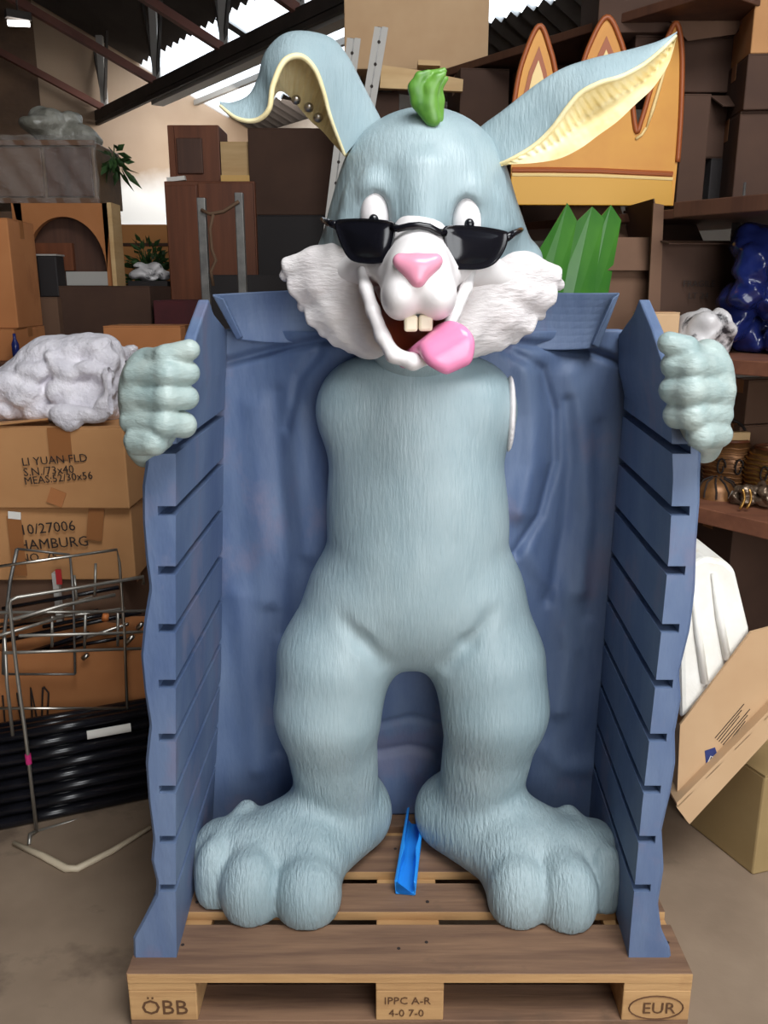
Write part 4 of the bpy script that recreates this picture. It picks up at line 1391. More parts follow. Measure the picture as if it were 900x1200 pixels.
# plastic wrapped cabinet standing on the display
m_wrap = mat('clear_stretch_wrap', (.85, .83, .8, 1), rough=.15, bump=.9, bscale=14, bstretch=(1, 1, 3), bdist=.03, alpha=.13)
wx0, wx1, wz0, wz1 = rect(-55, 112, 165, 237, 2.75)
wz0 = az1 + .001
wc = thing('wrapped_cabinet', 'brown wooden cabinet wrapped in clear plastic high at the left edge', 'cabinet', ((wx0 + wx1) / 2, 2.75, wz0))
MB().box(((wx0 + wx1) / 2, 2.95, (wz0 + wz1) / 2), (wx1 - wx0, .4, wz1 - wz0)).build('carcass', mat('grey_brown_veneer', srgb(104, 80, 58), srgb(120, 94, 70), rough=.5, vscale=3, vstretch=(1, 8, 8)), wc, bevel=.005)
for (a, b, m_) in ((-50, 50, m_card3), (54, 108, m_darkwood)):
    pa, pb, lo, hi = rect(a, b, 174, 226, 2.74)
    MB().box(((pa + pb) / 2, 2.745, (wz0 + wz1) / 2), (pb - pa, .02, (wz1 - wz0) * .78)).build('door_panel', m_, wc, bevel=.004)
for z in (wz0 + .012, wz1 - .012):
    MB().box(((wx0 + wx1) / 2, 2.735, z), (wx1 - wx0 + .02, .03, .024)).build('moulding', m_card3, wc, bevel=.003)
rows = []
for i in range(15):
    s = i / 14
    z = wz0 - .0 + (wz1 + .02 - wz0) * s
    rows.append([Vector((wx0 - .02 + (wx1 - wx0 + .04) * k / 40, 2.715 + .012 * math.sin(k * .9 + i * .7) - .004 * math.sin(k * 2.3), z)) for k in range(41)])
MB().grid(rows).build('plastic_wrap', m_wrap, wc, smooth=True)
f = Field((wx1 - .42, 2.72, wz1 - .02), (wx1 + .05, 3.1, wz1 + .22), .010)
for i in range(16):
    f.ell((wx1 - .18 + rw.uniform(-.13, .10), 2.92 + rw.uniform(-.08, .08), wz1 + .045 + rw.uniform(-.02, .09)), (rw.uniform(.04, .08), .06, rw.uniform(.03, .055)), k=.02)
f.d = np.maximum(f.d, wz1 - f.z)
o = f.skin('plastic_bundle', mat('milky_plastic_film', srgb(166, 164, 154), srgb(120, 118, 108), rough=.3, vscale=12, bump=.7, bscale=16, bdist=.02), None, disp=woolly)
tag(o, 'crumpled milky plastic bundle on top of the wrapped cabinet', 'bundle')
# trailing plant next to the wrapped cabinet
def leafy(name, label, cat, c, n, spread, L, m, stem=None, seed=1, droop=.4):
    r = random.Random(seed)
    c = Vector(c)
    t = thing(name, label, cat, c)
    mb, sm = MB(), MB()
    for i in range(n):
        d = Vector((r.gauss(0, 1), r.gauss(0, 1), abs(r.gauss(.6, .7)))).normalized()
        o_ = c + Vector((d.x * spread[0], d.y * spread[1], d.z * spread[2])) * r.uniform(.25, 1)
        tip = o_ + (d + Vector((r.uniform(-.6, .6), r.uniform(-.6, .6), -droop * r.random()))) * L * r.uniform(.7, 1.3)
        ax = (tip - o_)
        sd = ax.cross(Vector((r.random(), r.random(), r.random()))).normalized() * L * .22
        mid = (o_ + tip) / 2
        nn = ax.cross(sd).normalized() * L * .06
        mb.add([o_, mid + sd, tip, mid - sd, mid + nn], [(0, 1, 4), (1, 2, 4), (2, 3, 4), (3, 0, 4)])
        if i % 4 == 0:
            sm.tube([c, (c + o_) / 2 + Vector((0, 0, .02)), o_], .003, 4)
    lv = mb.build('leaves', m, t)
    lv['kind'] = 'stuff'
    sm.build('stems', m_leafdark, t)
    return t
pw = P(122, 205, 2.95)
leafy('hanging_plant', 'small drooping green plant beside the wrapped cabinet', 'plant', (wx1 + .045, 2.9, wz1 - .10), 46, (.04, .05, .12), .07, m_leafdark, seed=3, droop=1.6)
sb = P(146, 322, 2.95)
cs = carton('low black crate under the green bush', sb.x - .14, sb.x + .10, RZ, sb.z - .05, 3.28, .3, MATS['black_card'], tape=False)
leafy('artificial_bush', 'dark green leafy bush left of the white bag', 'plant', (sb.x + .0, 3.4, sb.z - .05), 260, (.10, .09, .25), .06, m_leafdark, seed=9)

def lumpy(name, label, cat, px, py, Y, rx, ry, rz, m, z0=None, n=14, seed=1, h=.009, sup=None, rough=.35):
    r = random.Random(seed)
    p, R = E3(px, py, Y, rx, ry, rz)
    f = Field(tuple(p - Vector(R) * 1.45), tuple(p + Vector(R) * 1.45), h)
    for i in range(n):
        q = Vector((r.uniform(-.6, .6) * R[0], r.uniform(-.6, .6) * R[1], r.uniform(-.6, .6) * R[2]))
        f.ell(p + q, (R[0] * r.uniform(.3, .55), R[1] * r.uniform(.3, .6), R[2] * r.uniform(.3, .55)), k=.012)
    if z0 is not None:
        f.cap((p.x - R[0] * .5, p.y, z0 + R[2] * .3), (p.x + R[0] * .5, p.y, z0 + R[2] * .3), R[2] * .45, k=.02)
        f.d = np.maximum(f.d, z0 - f.z)
    def cr(V):
        V = V.copy()
        q = V * 30
        return V + .006 * np.stack([np.sin(q[:, 1] * 2 + q[:, 2]), np.sin(q[:, 2] * 2.2 + q[:, 0]), np.sin(q[:, 0] * 1.8 + q[:, 1])], 1)
    o = f.skin(name, m, None, disp=cr)
    return tag(o, label, cat)
cpx('black low crate under the white bag', 152, 198, 330, 400, 2.98, .3, MATS['black_card'], z0=RZ, z1=P(175, 329, 2.98).z, tape=False)
lumpy('white_bag', 'small crumpled white bag beside the green bush', 'bag', 177, 318, 3.08, 20, .10, 11, m_bag, z0=P(175, 329, 2.98).z + .001, seed=5)

# the cabinets
def cabinet(name, label, x0, x1, z0, z1, Y, d, m, mp, side=True):
    t = thing(name, label, 'cabinet', ((x0 + x1) / 2, Y, z0))
    MB().box(((x0 + x1) / 2, Y + d / 2 + .01, (z0 + z1) / 2), (x1 - x0, d, z1 - z0)).build('carcass', m, t, bevel=.004)
    return t
dx0, dx1, dz0, dz1 = rect(195, 300, 212, 330, 2.95)
dz0 = max(P(200, 352, 2.5).z, P(280, 322, 2.55).z) + .002
lc = cabinet('wooden_cabinet', 'large red-brown wooden cabinet behind the two steel posts', dx0, dx1, RZ, dz1, 2.95, .5, m_wood, m_darkwood)
sx = dx0 + (dx1 - dx0) * .37
MB().box(((dx0 + sx) / 2, 2.954, (RZ + dz1) / 2), (sx - dx0 - .01, .012, dz1 - RZ - .04)).build('door', m_wood, lc, bevel=.003)
MB().box(((dx1 + sx) / 2, 2.95, (RZ + dz1) / 2), (dx1 - sx - .01, .02, dz1 - RZ - .02)).build('door', m_wood, lc, bevel=.003)
ux0, ux1, uz0, uz1 = rect(197, 257, 146, 213, 3.02)
uz0 = dz1 + .001
uc = cabinet('wall_cabinet', 'small dark red wooden cabinet with a recessed door, on top of the large one', ux0, ux1, uz0, uz1, 3.02, .25, m_wood, m_darkwood)
MB().box((ux0 + (ux1 - ux0) * .42, 3.026, (uz0 + uz1) / 2 - .01), ((ux1 - ux0) * .5, .02, (uz1 - uz0) * .62)).build('door', m_darkwood, uc, bevel=.004)
MB().box((ux0 + (ux1 - ux0) * .08, 3.022, (uz0 + uz1) / 2), (.03, .022, (uz1 - uz0) * .95)).build('frame_stile', m_wood, uc)
bx0, bx1, bz0, bz1 = rect(258, 297, 165, 212, 3.0)
t = thing('pale_board', 'pale wooden board lit on the large cabinet right of the small one', 'board', ((bx0 + bx1) / 2, 3.0, uz0))
MB().box(((bx0 + bx1) / 2, 3.04, (uz0 + bz1) / 2), (bx1 - bx0, .03, bz1 - uz0)).build('panel', m_ply, t)
MB().box(((bx0 + bx1) / 2, 3.02, uz0 + .016), (bx1 - bx0, .05, .03)).build('edge_strip', mat('yellow_pine', srgb(222, 178, 104), rough=.6), t)
o = MB().box(P(203, 219, 2.92), (.09, .03, .02), (0, -.1, 0)).build('paper_wad', m_label)
o.location.z = dz1
o.location.y = 3.0
tag(o, 'small white paper lying on the large cabinet edge', 'paper')
# orange board far behind
ox0, ox1, oz0, oz1 = rect(128, 200, 263, 283, 4.6)
t = thing('orange_crate', 'bright orange-brown crate in the lit gap left of the cabinets', 'crate', ((ox0 + ox1) / 2, 4.6, 0))
MB().box(((ox0 + ox1) / 2, 4.8, oz1 / 2), (ox1 - ox0, .4, oz1)).build('shell', mat('orange_board', srgb(206, 140, 80), rough=.7), t, bevel=.005)
MB().box(((ox0 + ox1) / 2, 4.595, oz0 - .02), (ox1 - ox0, .01, .02)).build('painted_gap_shade', m_darkwood, t)  # dark strip on the crate front, coloured as the shade of a gap
# pipe rails on the lit end wall
for k, (ya_, r) in enumerate(((232, .03), (246, .022))):
    a, b = P(118, ya_ - 1, 7.4), P(205, ya_ + 1, 7.4)
    pass
pr = thing('wall_pipes', 'pale horizontal pipes and a bracket along the lit end wall', 'pipes', H(10.85, 2.6, 2.2))
for z, r in ((2.52, .05), (2.25, .035)):
    MB().tube([H(10.9, 2.0, z), H(10.9, 5.6, z)], r, 8).build('pipe', m_palestrip, pr, smooth=True)
for v in (3.8, 4.1):
    MB().box(H(10.9, v, 1.25), (.08, .08, 2.5), (0, 0, math.radians(36))).build('upright', m_palestrip, pr)

# dark cartons right of the cabinets
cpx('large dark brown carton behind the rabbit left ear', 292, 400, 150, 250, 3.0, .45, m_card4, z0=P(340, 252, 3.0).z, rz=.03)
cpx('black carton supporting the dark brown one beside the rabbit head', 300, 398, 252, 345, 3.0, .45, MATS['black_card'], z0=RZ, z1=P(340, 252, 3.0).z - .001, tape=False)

# two steel posts with a cord
sp = thing('steel_post_frame', 'two grey steel posts joined by a rail, with a slack cord, behind the left collar', 'frame', (P(258, 400, 1.5).x, 1.5, 0))
for (px, pt) in ((236, 232), (280, 226)):
    top = P(px, pt, 1.5)
    bx = P(px + (3 if px < 250 else 2), 360, 1.5).x
    MB().box((top.x, 1.5, top.z / 2), (.028, .028, top.z)).build('post', m_dullsteel, sp, bevel=.003)
    MB().box((top.x, 1.5, .005), (.12, .12, .01)).build('foot_plate', m_dullsteel, sp)
pa, pb = P(236, 330, 1.5), P(280, 330, 1.5)
MB().box(((pa.x + pb.x) / 2, 1.5, .5), (pb.x - pa.x - .028, .02, .02)).build('rail', m_dullsteel, sp)
MB().tube([P(*q) for q in ((236, 246, 1.48), (246, 251, 1.47), (262, 248, 1.47), (274, 240, 1.48), (280, 236, 1.48))], .006, 6).build('cord', mat('brown_cord', srgb(92, 68, 48), rough=.8), sp, smooth=True)
MB().tube([P(*q) for q in ((250, 251, 1.47), (246, 268, 1.47), (248, 292, 1.47), (253, 305, 1.47), (247, 318, 1.47), (250, 335, 1.47))], .006, 6).build('cord', MATS['brown_cord'], sp, smooth=True)

# ------------------------------------------------------------------ right: a shelving rack along the hall axis
RA = Vector((1.04, .85, 0))
def R(u, v, z):
    return RA + HU * u + HV * v + Vector((0, 0, z))
A36 = math.radians(36)
Z1, Z2, Z3 = .90, 1.35, 1.80
rr = thing('shelving_rack', 'long shelving rack with reddish boards and steel uprights behind the right fist', 'rack', R(.6, .4, 0))
def board(u0, u1, v0, v1, z, t, m, nm='shelf_board'):
    c = R((u0 + u1) / 2, (v0 + v1) / 2, z - t / 2)
    return MB().box(c, (v1 - v0, u1 - u0, t), (0, 0, A36)).build(nm, m, rr, bevel=.003)
board(-1.0, 2.15, 0, .85, Z1, .05, m_shelfwood)
board(-1.0, 2.15, 0, .85, Z2, .042, m_shelfwood)
board(-1.0, .44, .05, .85, Z3, .045, m_darkwood)
board(.46, 2.15, .25, .85, Z3, .03, m_darkwood)
board(-1.0, 2.15, .1, .85, .35, .04, m_darkwood)
for u, vs in ((-.95, (.02, .83)), (.50, (.5,)), (2.1, (.02, .83))):
    for v in vs:
        MB().box(R(u, v, .945 if u < 1 else 1.22), (.036, .036, 1.89 if u < 1 else 2.44), (0, 0, A36)).build('upright', m_dullsteel, rr, bevel=.002)
board(.48, 2.15, .25, .85, 2.44, .03, m_darkwood)

# open cartons on the middle shelf
cpx('open brown carton with raised flaps, beside the green sheets', 684, 768, 278, 404, 1.42, .24, m_card3, z0=Z2, z1=P(700, 278, 1.42).z, open_flaps=[('F', -1.25, .11), ('B', 1.0, .16), ('L', -1.0, .05)], rz=.12)
t = cpx('large open brown carton with a wide flap, left of the navy plastic', 768, 866, 282, 404, 1.36, .30, m_card4, z0=Z2, z1=P(800, 282, 1.36).z, open_flaps=[('L', 1.35, .13), ('B', .75, .18), ('F', -.2, .05)], rz=.05)
pt = P(800, 336, 1.345)
text_on(t, 'FRAGILE', pt, (1, 0, .0), (0, 0, 1), .028, m_ink)
text_on(t, 'LT 24', P(806, 350, 1.345), (1, 0, 0), (0, 0, 1), .028, m_ink)
cpx('small pale tan carton just above the right fist', 756, 796, 364, 404, 1.14, .14, m_tan, z0=Z2, z1=P(775, 366, 1.14).z)
a, b = P(752, 330, 1.30), P(770, 240, 1.30)
o = MB().prism([P(757, 404, 1.33), P(772, 404, 1.33), P(778, 240, 1.36), P(766, 238, 1.36)], (0.0, .012, 0)).build('cardboard_flap', m_card3)
fixnormals(o)
o2 = tag(o, 'upright cardboard strip between the two open brown cartons', 'cardboard')

# green pointed plastic sheets
m_gsheet = mat('green_plastic_sheet', srgb(26, 84, 36), srgb(76, 134, 46), rough=.3, vscale=3, vstretch=(1, 1, .6))
for k, (b0_, b1_, tp, tl, tr_) in enumerate((((600, 352), (650, 352), (665, 238), (632, 292), (676, 258)), ((628, 352), (690, 352), (694, 242), (652, 282), (708, 256)), ((655, 352), (705, 352), (716, 240), (690, 270), (728, 258)))):
    Y0 = 1.30 + .03 * k
    base_z = Z2 + .002
    q = [P(*b0_, Y0), P(*b1_, Y0 + .02), P(*tr_, Y0 + .03), P(*tp, Y0 + .02), P(*tl, Y0)]
    q[0].z = q[1].z = base_z
    mid = (q[0] + q[1]) / 2 + Vector((0, -.02, 0))
    V = q + [mid]
    mb = MB()
    mb.add([p for p in (q[0], mid, q[3], q[4])], [(0, 1, 2, 3)])
    mb.add([p for p in (mid, q[1], q[2], q[3])], [(0, 1, 2, 3)])
    o = mb.build('green_sheet', m_gsheet)
    md = o.modifiers.new('thickness', 'SOLIDIFY'); md.thickness = .006
    tag(o, ['pointed folded green plastic sheet nearest the white cheek', 'pointed folded green plastic sheet in the middle of three', 'pointed folded green plastic sheet nearest the open carton'][k], 'sheet', 'green plastic sheets on the shelf')

# the crown board
CY = 1.62
m_crown = mat('orange_yellow_paint', srgb(200, 130, 30), srgb(214, 150, 44), rough=.45, vscale=3)
m_crownband = mat('yellow_band_paint', srgb(206, 150, 36), rough=.45)
m_crownedge = mat('rust_brown_paint', srgb(160, 84, 40), rough=.5)
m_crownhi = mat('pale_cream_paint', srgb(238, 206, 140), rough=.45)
cr_out = [(598, 240), (600, 150), (604, 110), (613, 70), (632, 30), (646, 62), (654, 95), (668, 120), (676, 100), (690, 55), (711, 20), (728, 50), (738, 95), (745, 152), (752, 140), (768, 85), (778, 55), (792, 27), (799, 60), (798, 130), (794, 190), (789, 241)]
c_ = thing('crown_board', 'flat orange-yellow painted crown board with tall points behind the rabbit right ear', 'crown', P(695, 240, CY))
P3 = lambda lst, Y: [P(x, y, Y) for x, y in lst]
o = MB().prism(P3(cr_out, CY), (0, .03, 0)).build('board', m_crown, c_); fixnormals(o)
o = MB().prism(P3([(598, 240), (599, 206), (700, 206), (788, 211), (788.5, 241)], CY - .008), (0, .0078, 0)).build('base_band', m_crownband, c_, bevel=.002); fixnormals(o)
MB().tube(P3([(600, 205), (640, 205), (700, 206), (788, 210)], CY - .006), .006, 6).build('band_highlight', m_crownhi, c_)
MB().tube(P3([(600, 199), (640, 199), (700, 200), (788, 204)], CY - .001), .009, 6).build('band_rust_line', m_crownedge, c_)  # rust-brown painted line above the base band
edge = [p for p in catmull([(x, y, 0) for x, y in cr_out[1:-1]], 130)]
MB().tube([P(p[0], p[1], CY - .002) for p in edge], .009, 6).build('edge_trim', m_crownedge, c_, smooth=True)
cen_ = [(632, 62), (711, 55), (786, 70)]
for pts in ([(612, 118), (620, 84), (632, 54), (640, 82), (645, 108)], [(690, 108), (700, 66), (711, 42), (720, 64), (728, 100)]):
    o = MB().prism(P3(pts, CY - .004), (0, .004, 0)).build('painted_point', m_crownedge, c_); fixnormals(o)
    cx_ = sum(p[0] for p in pts) / len(pts); cy_ = sum(p[1] for p in pts) / len(pts) + 6
    o = MB().prism(P3([(cx_ + (x - cx_) * .6, cy_ + (y - cy_) * .6) for x, y in pts], CY - .007), (0, .004, 0)).build('painted_point', m_crownhi, c_); fixnormals(o)
MB().tube(P3([(757, 152), (765, 128), (774, 98), (783, 70)], CY - .003), [.003, .007, .006, .003], 6).build('point_highlight', m_crownhi, c_, smooth=True)
MB().tube(P3([(745, 163), (752, 158), (757, 150)], CY - .003), .005, 6).build('point_highlight', m_crownhi, c_, smooth=True)

# upper cartons
def onrack(label, px0, px1, py0, py1, Y, d, m, z0, rz=.1, **kw):
    return cpx(label, px0, px1, py0, py1, Y, d, m, z0=z0, rz=rz, **kw)
onrack('narrow upright brown carton right of the crown', 797, 829, 110, 236, 1.62, .16, m_card4, Z3, rz=.05)
zq = P(860, 186, 1.72).z
onrack('black box coloured as the shade of the gap on the upper shelf', 830, 905, 186, 236, 1.70, .16, MATS['black_card'], Z3, tape=False)  # black colour stands for the shade in this gap
t = carton('dim brown carton above the black box at the right', P(828, 150, 1.7).x, P(872, 150, 1.7).x, P(860, 186, 1.70).z + .001, P(860, 112, 1.70).z, 1.70, .2, m_card4, rz=.05, open_flaps=[('F', -.5, .10), ('R', .8, .1)])
zt = P(860, 112, 1.70).z + .001
t = carton('wide grey-brown carton at the top right above the crown', P(742, 80, 1.72).x, P(872, 80, 1.72).x, max(zt, P(800, 108, 1.72).z), P(800, 42, 1.72).z, 1.72, .3, m_card4, rz=.04)
zt2 = P(800, 42, 1.72).z + .001
top_carton = carton('topmost grey-brown carton at the upper right', P(700, 20, 1.7).x, P(868, 20, 1.7).x, zt2, zt2 + .24, 1.68, .35, m_card4, rz=-.04)
carton('brown carton at the right edge above the others', P(876, 90, 1.5).x, P(960, 90, 1.5).x, P(890, 128, 1.5).z, P(890, 62, 1.5).z, 1.5, .3, m_card4, rz=-.1)
carton('tan carton at the top right corner', P(884, 30, 1.5).x, P(975, 30, 1.5).x, P(890, 62, 1.5).z + .001, P(890, -10, 1.5).z, 1.5, .3, m_card, rz=-.1)
carton('dim brown carton beneath the right edge stack', P(876, 90, 1.5).x, P(960, 90, 1.5).x, Z3, P(890, 128, 1.5).z - .001, 1.52, .3, m_card4, rz=-.1)
o = MB().prism([P(770, 6, 1.672), P(884, -2, 1.672), P(862, 40, 1.656), P(806, 48, 1.656)], (0, .006, .004)).build('hanging_flap', m_card3)
fixnormals(o)
o.parent = top_carton
o.location = o.location - top_carton.location
# dark cartons behind the crown and the head
ZT = 2.44
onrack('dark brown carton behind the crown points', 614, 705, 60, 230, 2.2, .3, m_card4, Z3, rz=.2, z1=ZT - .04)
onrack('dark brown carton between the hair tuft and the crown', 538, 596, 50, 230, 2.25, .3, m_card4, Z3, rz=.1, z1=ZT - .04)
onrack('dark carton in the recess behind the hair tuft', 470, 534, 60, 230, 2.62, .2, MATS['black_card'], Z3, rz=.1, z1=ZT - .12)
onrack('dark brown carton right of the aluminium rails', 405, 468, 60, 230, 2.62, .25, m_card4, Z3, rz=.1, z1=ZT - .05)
a, b = P(452, 80, 2.2), P(545, 98, 2.2)
t = thing('wooden_plank', 'pale wooden plank lying behind the hair tuft', 'plank', (a + b) / 2)
o = MB().prism(P3([(447, 76), (490, 82), (543, 93), (542, 107), (490, 105), (445, 103)], 2.2), (0, .03, 0)).build('plank', m_ply, t); fixnormals(o)
o = MB().prism(P3([(490, 70), (516, 71), (516, 77), (490, 76)], 2.2), (0, .12, 0)).build('board_end', m_ply); fixnormals(o)
tag(o, 'short board end poking out above the plank', 'board')
t = carton('pinkish tan carton on the very top behind the rabbit ears', P(404, 20, 2.5).x, P(572, 20, 2.5).x, ZT + .001 if ZT > P(490, 45, 2.5).z - .2 else P(490, 45, 2.5).z, P(490, -20, 2.5).z, 2.45, .4, m_tan, rz=.04)
# perforated aluminium rails leaning
for k, (pa, pb) in enumerate((((447, 33), (418, 210)), ((415, 46), (394, 215)))):
    top = P(*pa, 1.95)
    low = P(*pb, 1.95)
    d = (low - top).normalized()
    bot = top + d * (top.z / -d.z)
    t = thing('perforated_rail', ['perforated aluminium rail leaning left of the hair tuft', 'perforated aluminium rail leaning behind the left ear'][k], 'rail', bot)
    q = (top - bot).to_track_quat('Z', 'Y').to_euler()
    L_ = (top - bot).length
    MB().box((top + bot) / 2, (.028, .03, L_), q).build('rail', m_dullsteel, t, bevel=.002)
    for s in (-1, 1):
        MB().box((top + bot) / 2 + Vector((s * .014, -.012, 0)), (.006, .022, L_), q).build('flange', m_palestrip, t)
    M_ = q.to_matrix()
    for i in range(7):
        pp = top - (top - bot).normalized() * (.05 + i * .075) + Vector((0, -.0155, 0))
        MB().tube([pp + Vector((0, .001, 0)), pp - Vector((0, .0008, 0))], .006, 8).build('hole', m_ink, t)

# ------------------------------------------------------------------ right: bags and baskets
f = Field(tuple(P(845, 425, 1.15) - Vector((.02, .1, .0))), tuple(P(960, 262, 1.15) + Vector((.05, .25, .05))), .009)
rb_ = random.Random(21)
for i in range(46):
    s = rb_.random()
    py = 280 + 135 * s
    xl_ = float(np.interp(py, [270, 300, 340, 380, 420], [868, 858, 852, 848, 852]))
    px = rb_.uniform(xl_ + 10, 945)
    p, r_ = S(px, py, 1.15 + rb_.uniform(0, .12), rb_.uniform(12, 22))
    f.ell((p.x, p.y, max(p.z, Z2 + .03)), (r_, r_ * 1.1, r_ * rb_.uniform(.7, 1.4)), k=.015)
f.d = np.maximum(f.d, Z2 + .001 - f.z)
def creased(V):
    V = V.copy(); q = V * 26
    n = np.abs(np.sin(q[:, 0] * 1.7 + q[:, 2] * .8 + 1.5 * np.sin(q[:, 2] * 1.1))) + .5 * np.abs(np.sin(q[:, 2] * 2.6 - q[:, 0] * 1.9))
    V[:, 1] += .012 * n
    V[:, 0] += .005 * np.sin(q[:, 2] * 3)
    return V
o = f.skin('plastic_bundle', m_plasticblue, None, disp=creased)
tag(o, 'bundle wrapped in shiny navy blue plastic on the shelf at the right edge', 'bundle')
lumpy('shopping_bag', 'crumpled grey and white plastic bag with black print beside the right fist', 'bag', 826, 388, 1.16, 30, .09, 30, m_bag, z0=Z2 + .001, n=22, seed=8)

def basket(label, c, r, h, lid=False, seed=0):
    c = Vector(c)
    t = thing('woven_basket', label, 'basket', c)
    prof = [(0, 0), (r * .62, 0), (r * .88, h * .2), (r, h * .5), (r * .9, h * .8), (r * .62, h), (r * .58, h * .98), (r * .8, h * .78), (0, h * .6)]
    MB().lathe(c, prof, 22).build('bowl', m_ratan, t, smooth=True)
    mb = MB()
    for i in range(9):
        z = h * (.08 + .1 * i)
        rad = float(np.interp(z, [0, h * .2, h * .5, h * .8, h], [r * .62, r * .88, r, r * .9, r * .62])) + .002
        mb.tube([c + Vector((rad * math.cos(a), rad * math.sin(a), z + .002 * math.sin(9 * a))) for a in np.linspace(0, 2 * math.pi, 28)], .0035, 5, cap=False)
    w_ = mb.build('weave', m_gold if seed % 2 else m_ratan, t, smooth=True)
    w_['kind'] = 'stuff'
    MB().tube([c + Vector((r * .62 * math.cos(a), r * .62 * math.sin(a), h)) for a in np.linspace(0, 2 * math.pi, 24)], .006, 6, cap=False).build('rim', m_wood, t, smooth=True)
    for a0_ in (-2.2, -1.6, -1.0):
        sc = []
        for s in np.linspace(0, 1, 14):
            a = a0_ + .16 * math.cos(s * 6.5) * (1 - .5 * s)
            z = h * .5 + h * .2 * math.sin(s * 6.5) * (1 - .5 * s)
            rad = r + .004
            sc.append(c + Vector((rad * math.cos(a), rad * math.sin(a), z)))
        MB().tube(sc, .003, 5).build('scroll', m_ink, t, smooth=True)
    if lid:
        MB().box(c + Vector((-.005, -r * .35, h + .016)), (r * 1.15, r * .35, .03), (0, 0, .1)).build('lid_handle', m_ply, t, bevel=.004, label='pale wooden handle bar')
        MB().tube([c + Vector((r * .5 * math.cos(a), r * .5 * math.sin(a), h + .03 + .03 * abs(math.sin(a)))) for a in np.linspace(0, math.pi, 12)], .005, 6).build('handle', m_ink, t, smooth=True)
    return t
def onshelf(px, Y, z):
    p = P(px, 560, Y)
    return (p.x, Y, z)
basket('bronze woven basket with a pale wooden handle on the lower shelf', onshelf(852, 1.32, Z1), .088, .16, True, 0)
basket('dark woven basket at the right edge of the lower shelf', onshelf(902, 1.22, Z1), .085, .15, False, 1)
# low woven dome with a paper tag, and gilded scraps
c = Vector(onshelf(842, 1.16, Z1))
t = thing('wire_dome', 'low woven wire dome with a white paper tag in front of the bronze basket', 'dome', c)
MB().lathe(c, [(.062, 0), (.06, .025), (.045, .05), (.02, .062), (0, .064)], 20).build('dome', m_ratan, t, smooth=True)
mb = MB()
for k in range(10):
    a = k * math.pi / 5
    mb.tube([c + Vector((r * math.cos(a + r * 9), r * math.sin(a + r * 9), z + .003)) for r, z in ((.062, .003), (.06, .025), (.045, .05), (.02, .062))], .003, 5)
w_ = mb.build('weave', m_ink, t); w_['kind'] = 'stuff'
MB().box(c + Vector((.03, -.066, .022)), (.035, .002, .028), (.3, .2, .3)).build('paper_tag', m_label, t)
c = Vector(onshelf(884, 1.02, Z1))
t = thing('gilded_ornament', 'crumpled dark ornament with gold edges at the front of the lower shelf', 'ornament', c)
f = Field(tuple(c - Vector((.1, .08, .01))), tuple(c + Vector((.12, .09, .12))), .006)
for i in range(18):
    f.ell(c + Vector((rb_.uniform(-.05, .07), rb_.uniform(-.04, .04), rb_.uniform(.015, .06))), (rb_.uniform(.012, .03), .018, rb_.uniform(.01, .025)), k=.006)
f.d = np.maximum(f.d, Z1 + .0005 - f.z)
f.skin('foliage', mat('dark_bronze_foil', srgb(70, 52, 40), srgb(150, 130, 110), rough=.3, metal=.5, vscale=40), t, disp=creased)
for k in (0, 1):
    MB().tube([c + Vector((-.055 + .02 * k + .01 * math.sin(s * 3), -.05, .01 + .06 * s)) for s in np.linspace(0, 1, 8)], .004, 6).build('gold_edge', m_gold, t, smooth=True)
# cartons on the lower shelf and below
carton('brown carton on the lower shelf behind the baskets', P(866, 470, 1.45).x, P(940, 470, 1.45).x, Z1, P(890, 498, 1.45).z, 1.46, .12, m_card3, rz=.3)
carton('small brown carton on top of the one behind the baskets', P(874, 470, 1.45).x, P(940, 470, 1.45).x, P(890, 498, 1.45).z + .001, P(890, 446, 1.45).z, 1.48, .1, m_card3, rz=.3)
carton('dark brown carton under the lower shelf at the right', P(832, 640, 1.3).x, P(960, 640, 1.3).x, .351, .84, 1.2, .25, m_card4, rz=.3)

# ------------------------------------------------------------------ right foreground: polystyrene and the tilted carton
YT = .60
yc = thing('cardboard_carton', 'large yellow-brown carton on the floor at the lower right', 'carton', (1.2, .7, 0))
cq = [PZ(800, 960, 0), PZ(882, 1026, 0)]
e1 = (cq[0] - cq[1])
e2 = Vector((-e1.y, e1.x, 0)).normalized() * -1
if e2.x < 0: e2 = -e2
e2 = Vector((.96, .28, 0)).normalized()
base = [cq[0], cq[1], cq[1] + e2 * .6, cq[0] + e2 * .6]
o = MB().prism(base, (0, 0, .30)).build('shell', m_card5, yc, bevel=.006); fixnormals(o)
o = MB().prism([p + Vector((0, 0, .301)) for p in (base[0], base[1], base[1] + e2 * .29, base[0] + e2 * .29)], (0, 0, .004)).build('lid_flap', m_card5, yc); fixnormals(o)
o = MB().prism([p + Vector((0, 0, .301)) for p in (base[0] + e2 * .3, base[1] + e2 * .3, base[2], base[3])], (0, 0, .004)).build('lid_flap', m_card5, yc); fixnormals(o)
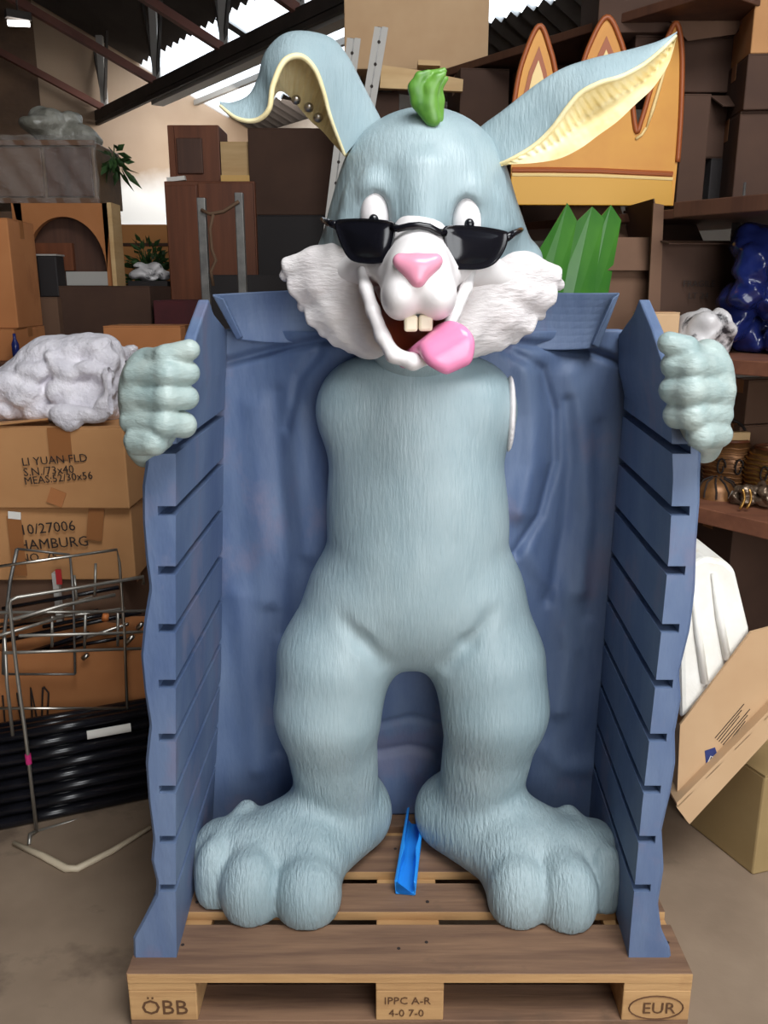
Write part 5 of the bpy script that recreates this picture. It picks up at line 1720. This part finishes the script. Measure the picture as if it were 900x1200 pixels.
tt = thing('cardboard_carton', 'open tan carton tilted over, with the polystyrene block sticking out of it', 'carton', P(860, 870, YT))
def quadbox(pts, Y, d, nm, m, par, **kw):
    o = MB().prism(P3(pts, Y), (0, d, 0)).build(nm, m, par, **kw)
    return fixnormals(o)
YT = .46
quadbox([(797, 850), (880, 741), (960, 720), (930, 806), (793, 943)], YT, .008, 'front_wall', m_tan, tt)
quadbox([(797, 850), (799, 855), (795, 940), (793, 940)], YT + .008, .292, 'side_wall', m_tan, tt)
quadbox([(800, 880), (882, 775), (960, 760), (930, 806), (793, 943)], YT + .30, .008, 'back_wall', m_tan, tt)
quadbox([(793, 946), (930, 809), (935, 828), (808, 966)], YT - .03, .008, 'bottom_flap', m_tan, tt)
quadbox([(793, 941), (930, 804), (931, 809), (794, 946)], YT - .03, .34, 'bottom_wall', m_tan, tt)
yl = YT - .0012
lo_ = MB().prism(P3([(826, 880), (838, 876), (842, 888), (828, 901)], yl), (0, .001, 0)).build('blue_triangle_mark', mat('dark_blue_ink', srgb(40, 52, 110), rough=.7), tt); fixnormals(lo_)
q = MB().tube(P3([(829, 895), (833, 886), (838, 889)], yl - .001), .0014, 5).build('white_swoosh_mark', m_label, tt)
for k in range(6):
    px, py = 838 + k * 2.3, 862 + k * 2.0
    MB().tube(P3([(px, py + 3), (px + 34 - (k % 3) * 5, py - 37 + (k % 3) * 5)], yl), .0009, 4).build('print_line', m_ink, tt)
pb = thing('polystyrene_block', 'white ribbed polystyrene block standing in the tilted carton at right', 'block', P(840, 800, .62))
quadbox([(799, 845), (796, 700), (812, 660), (825, 653), (850, 657), (862, 668), (880, 742), (840, 800)], YT + .02, .22, 'block', m_polysty, pb, bevel=.012)
for (xa, ya2, xb, yb2) in ((812, 685, 826, 800), (836, 672, 852, 772)):
    MB().tube(P3([(xa, ya2), ((xa + xb) / 2 - 1, (ya2 + yb2) / 2), (xb, yb2)], YT + .017), [.006, .010, .010], 8).build('rib', m_polysty, pb, smooth=True)
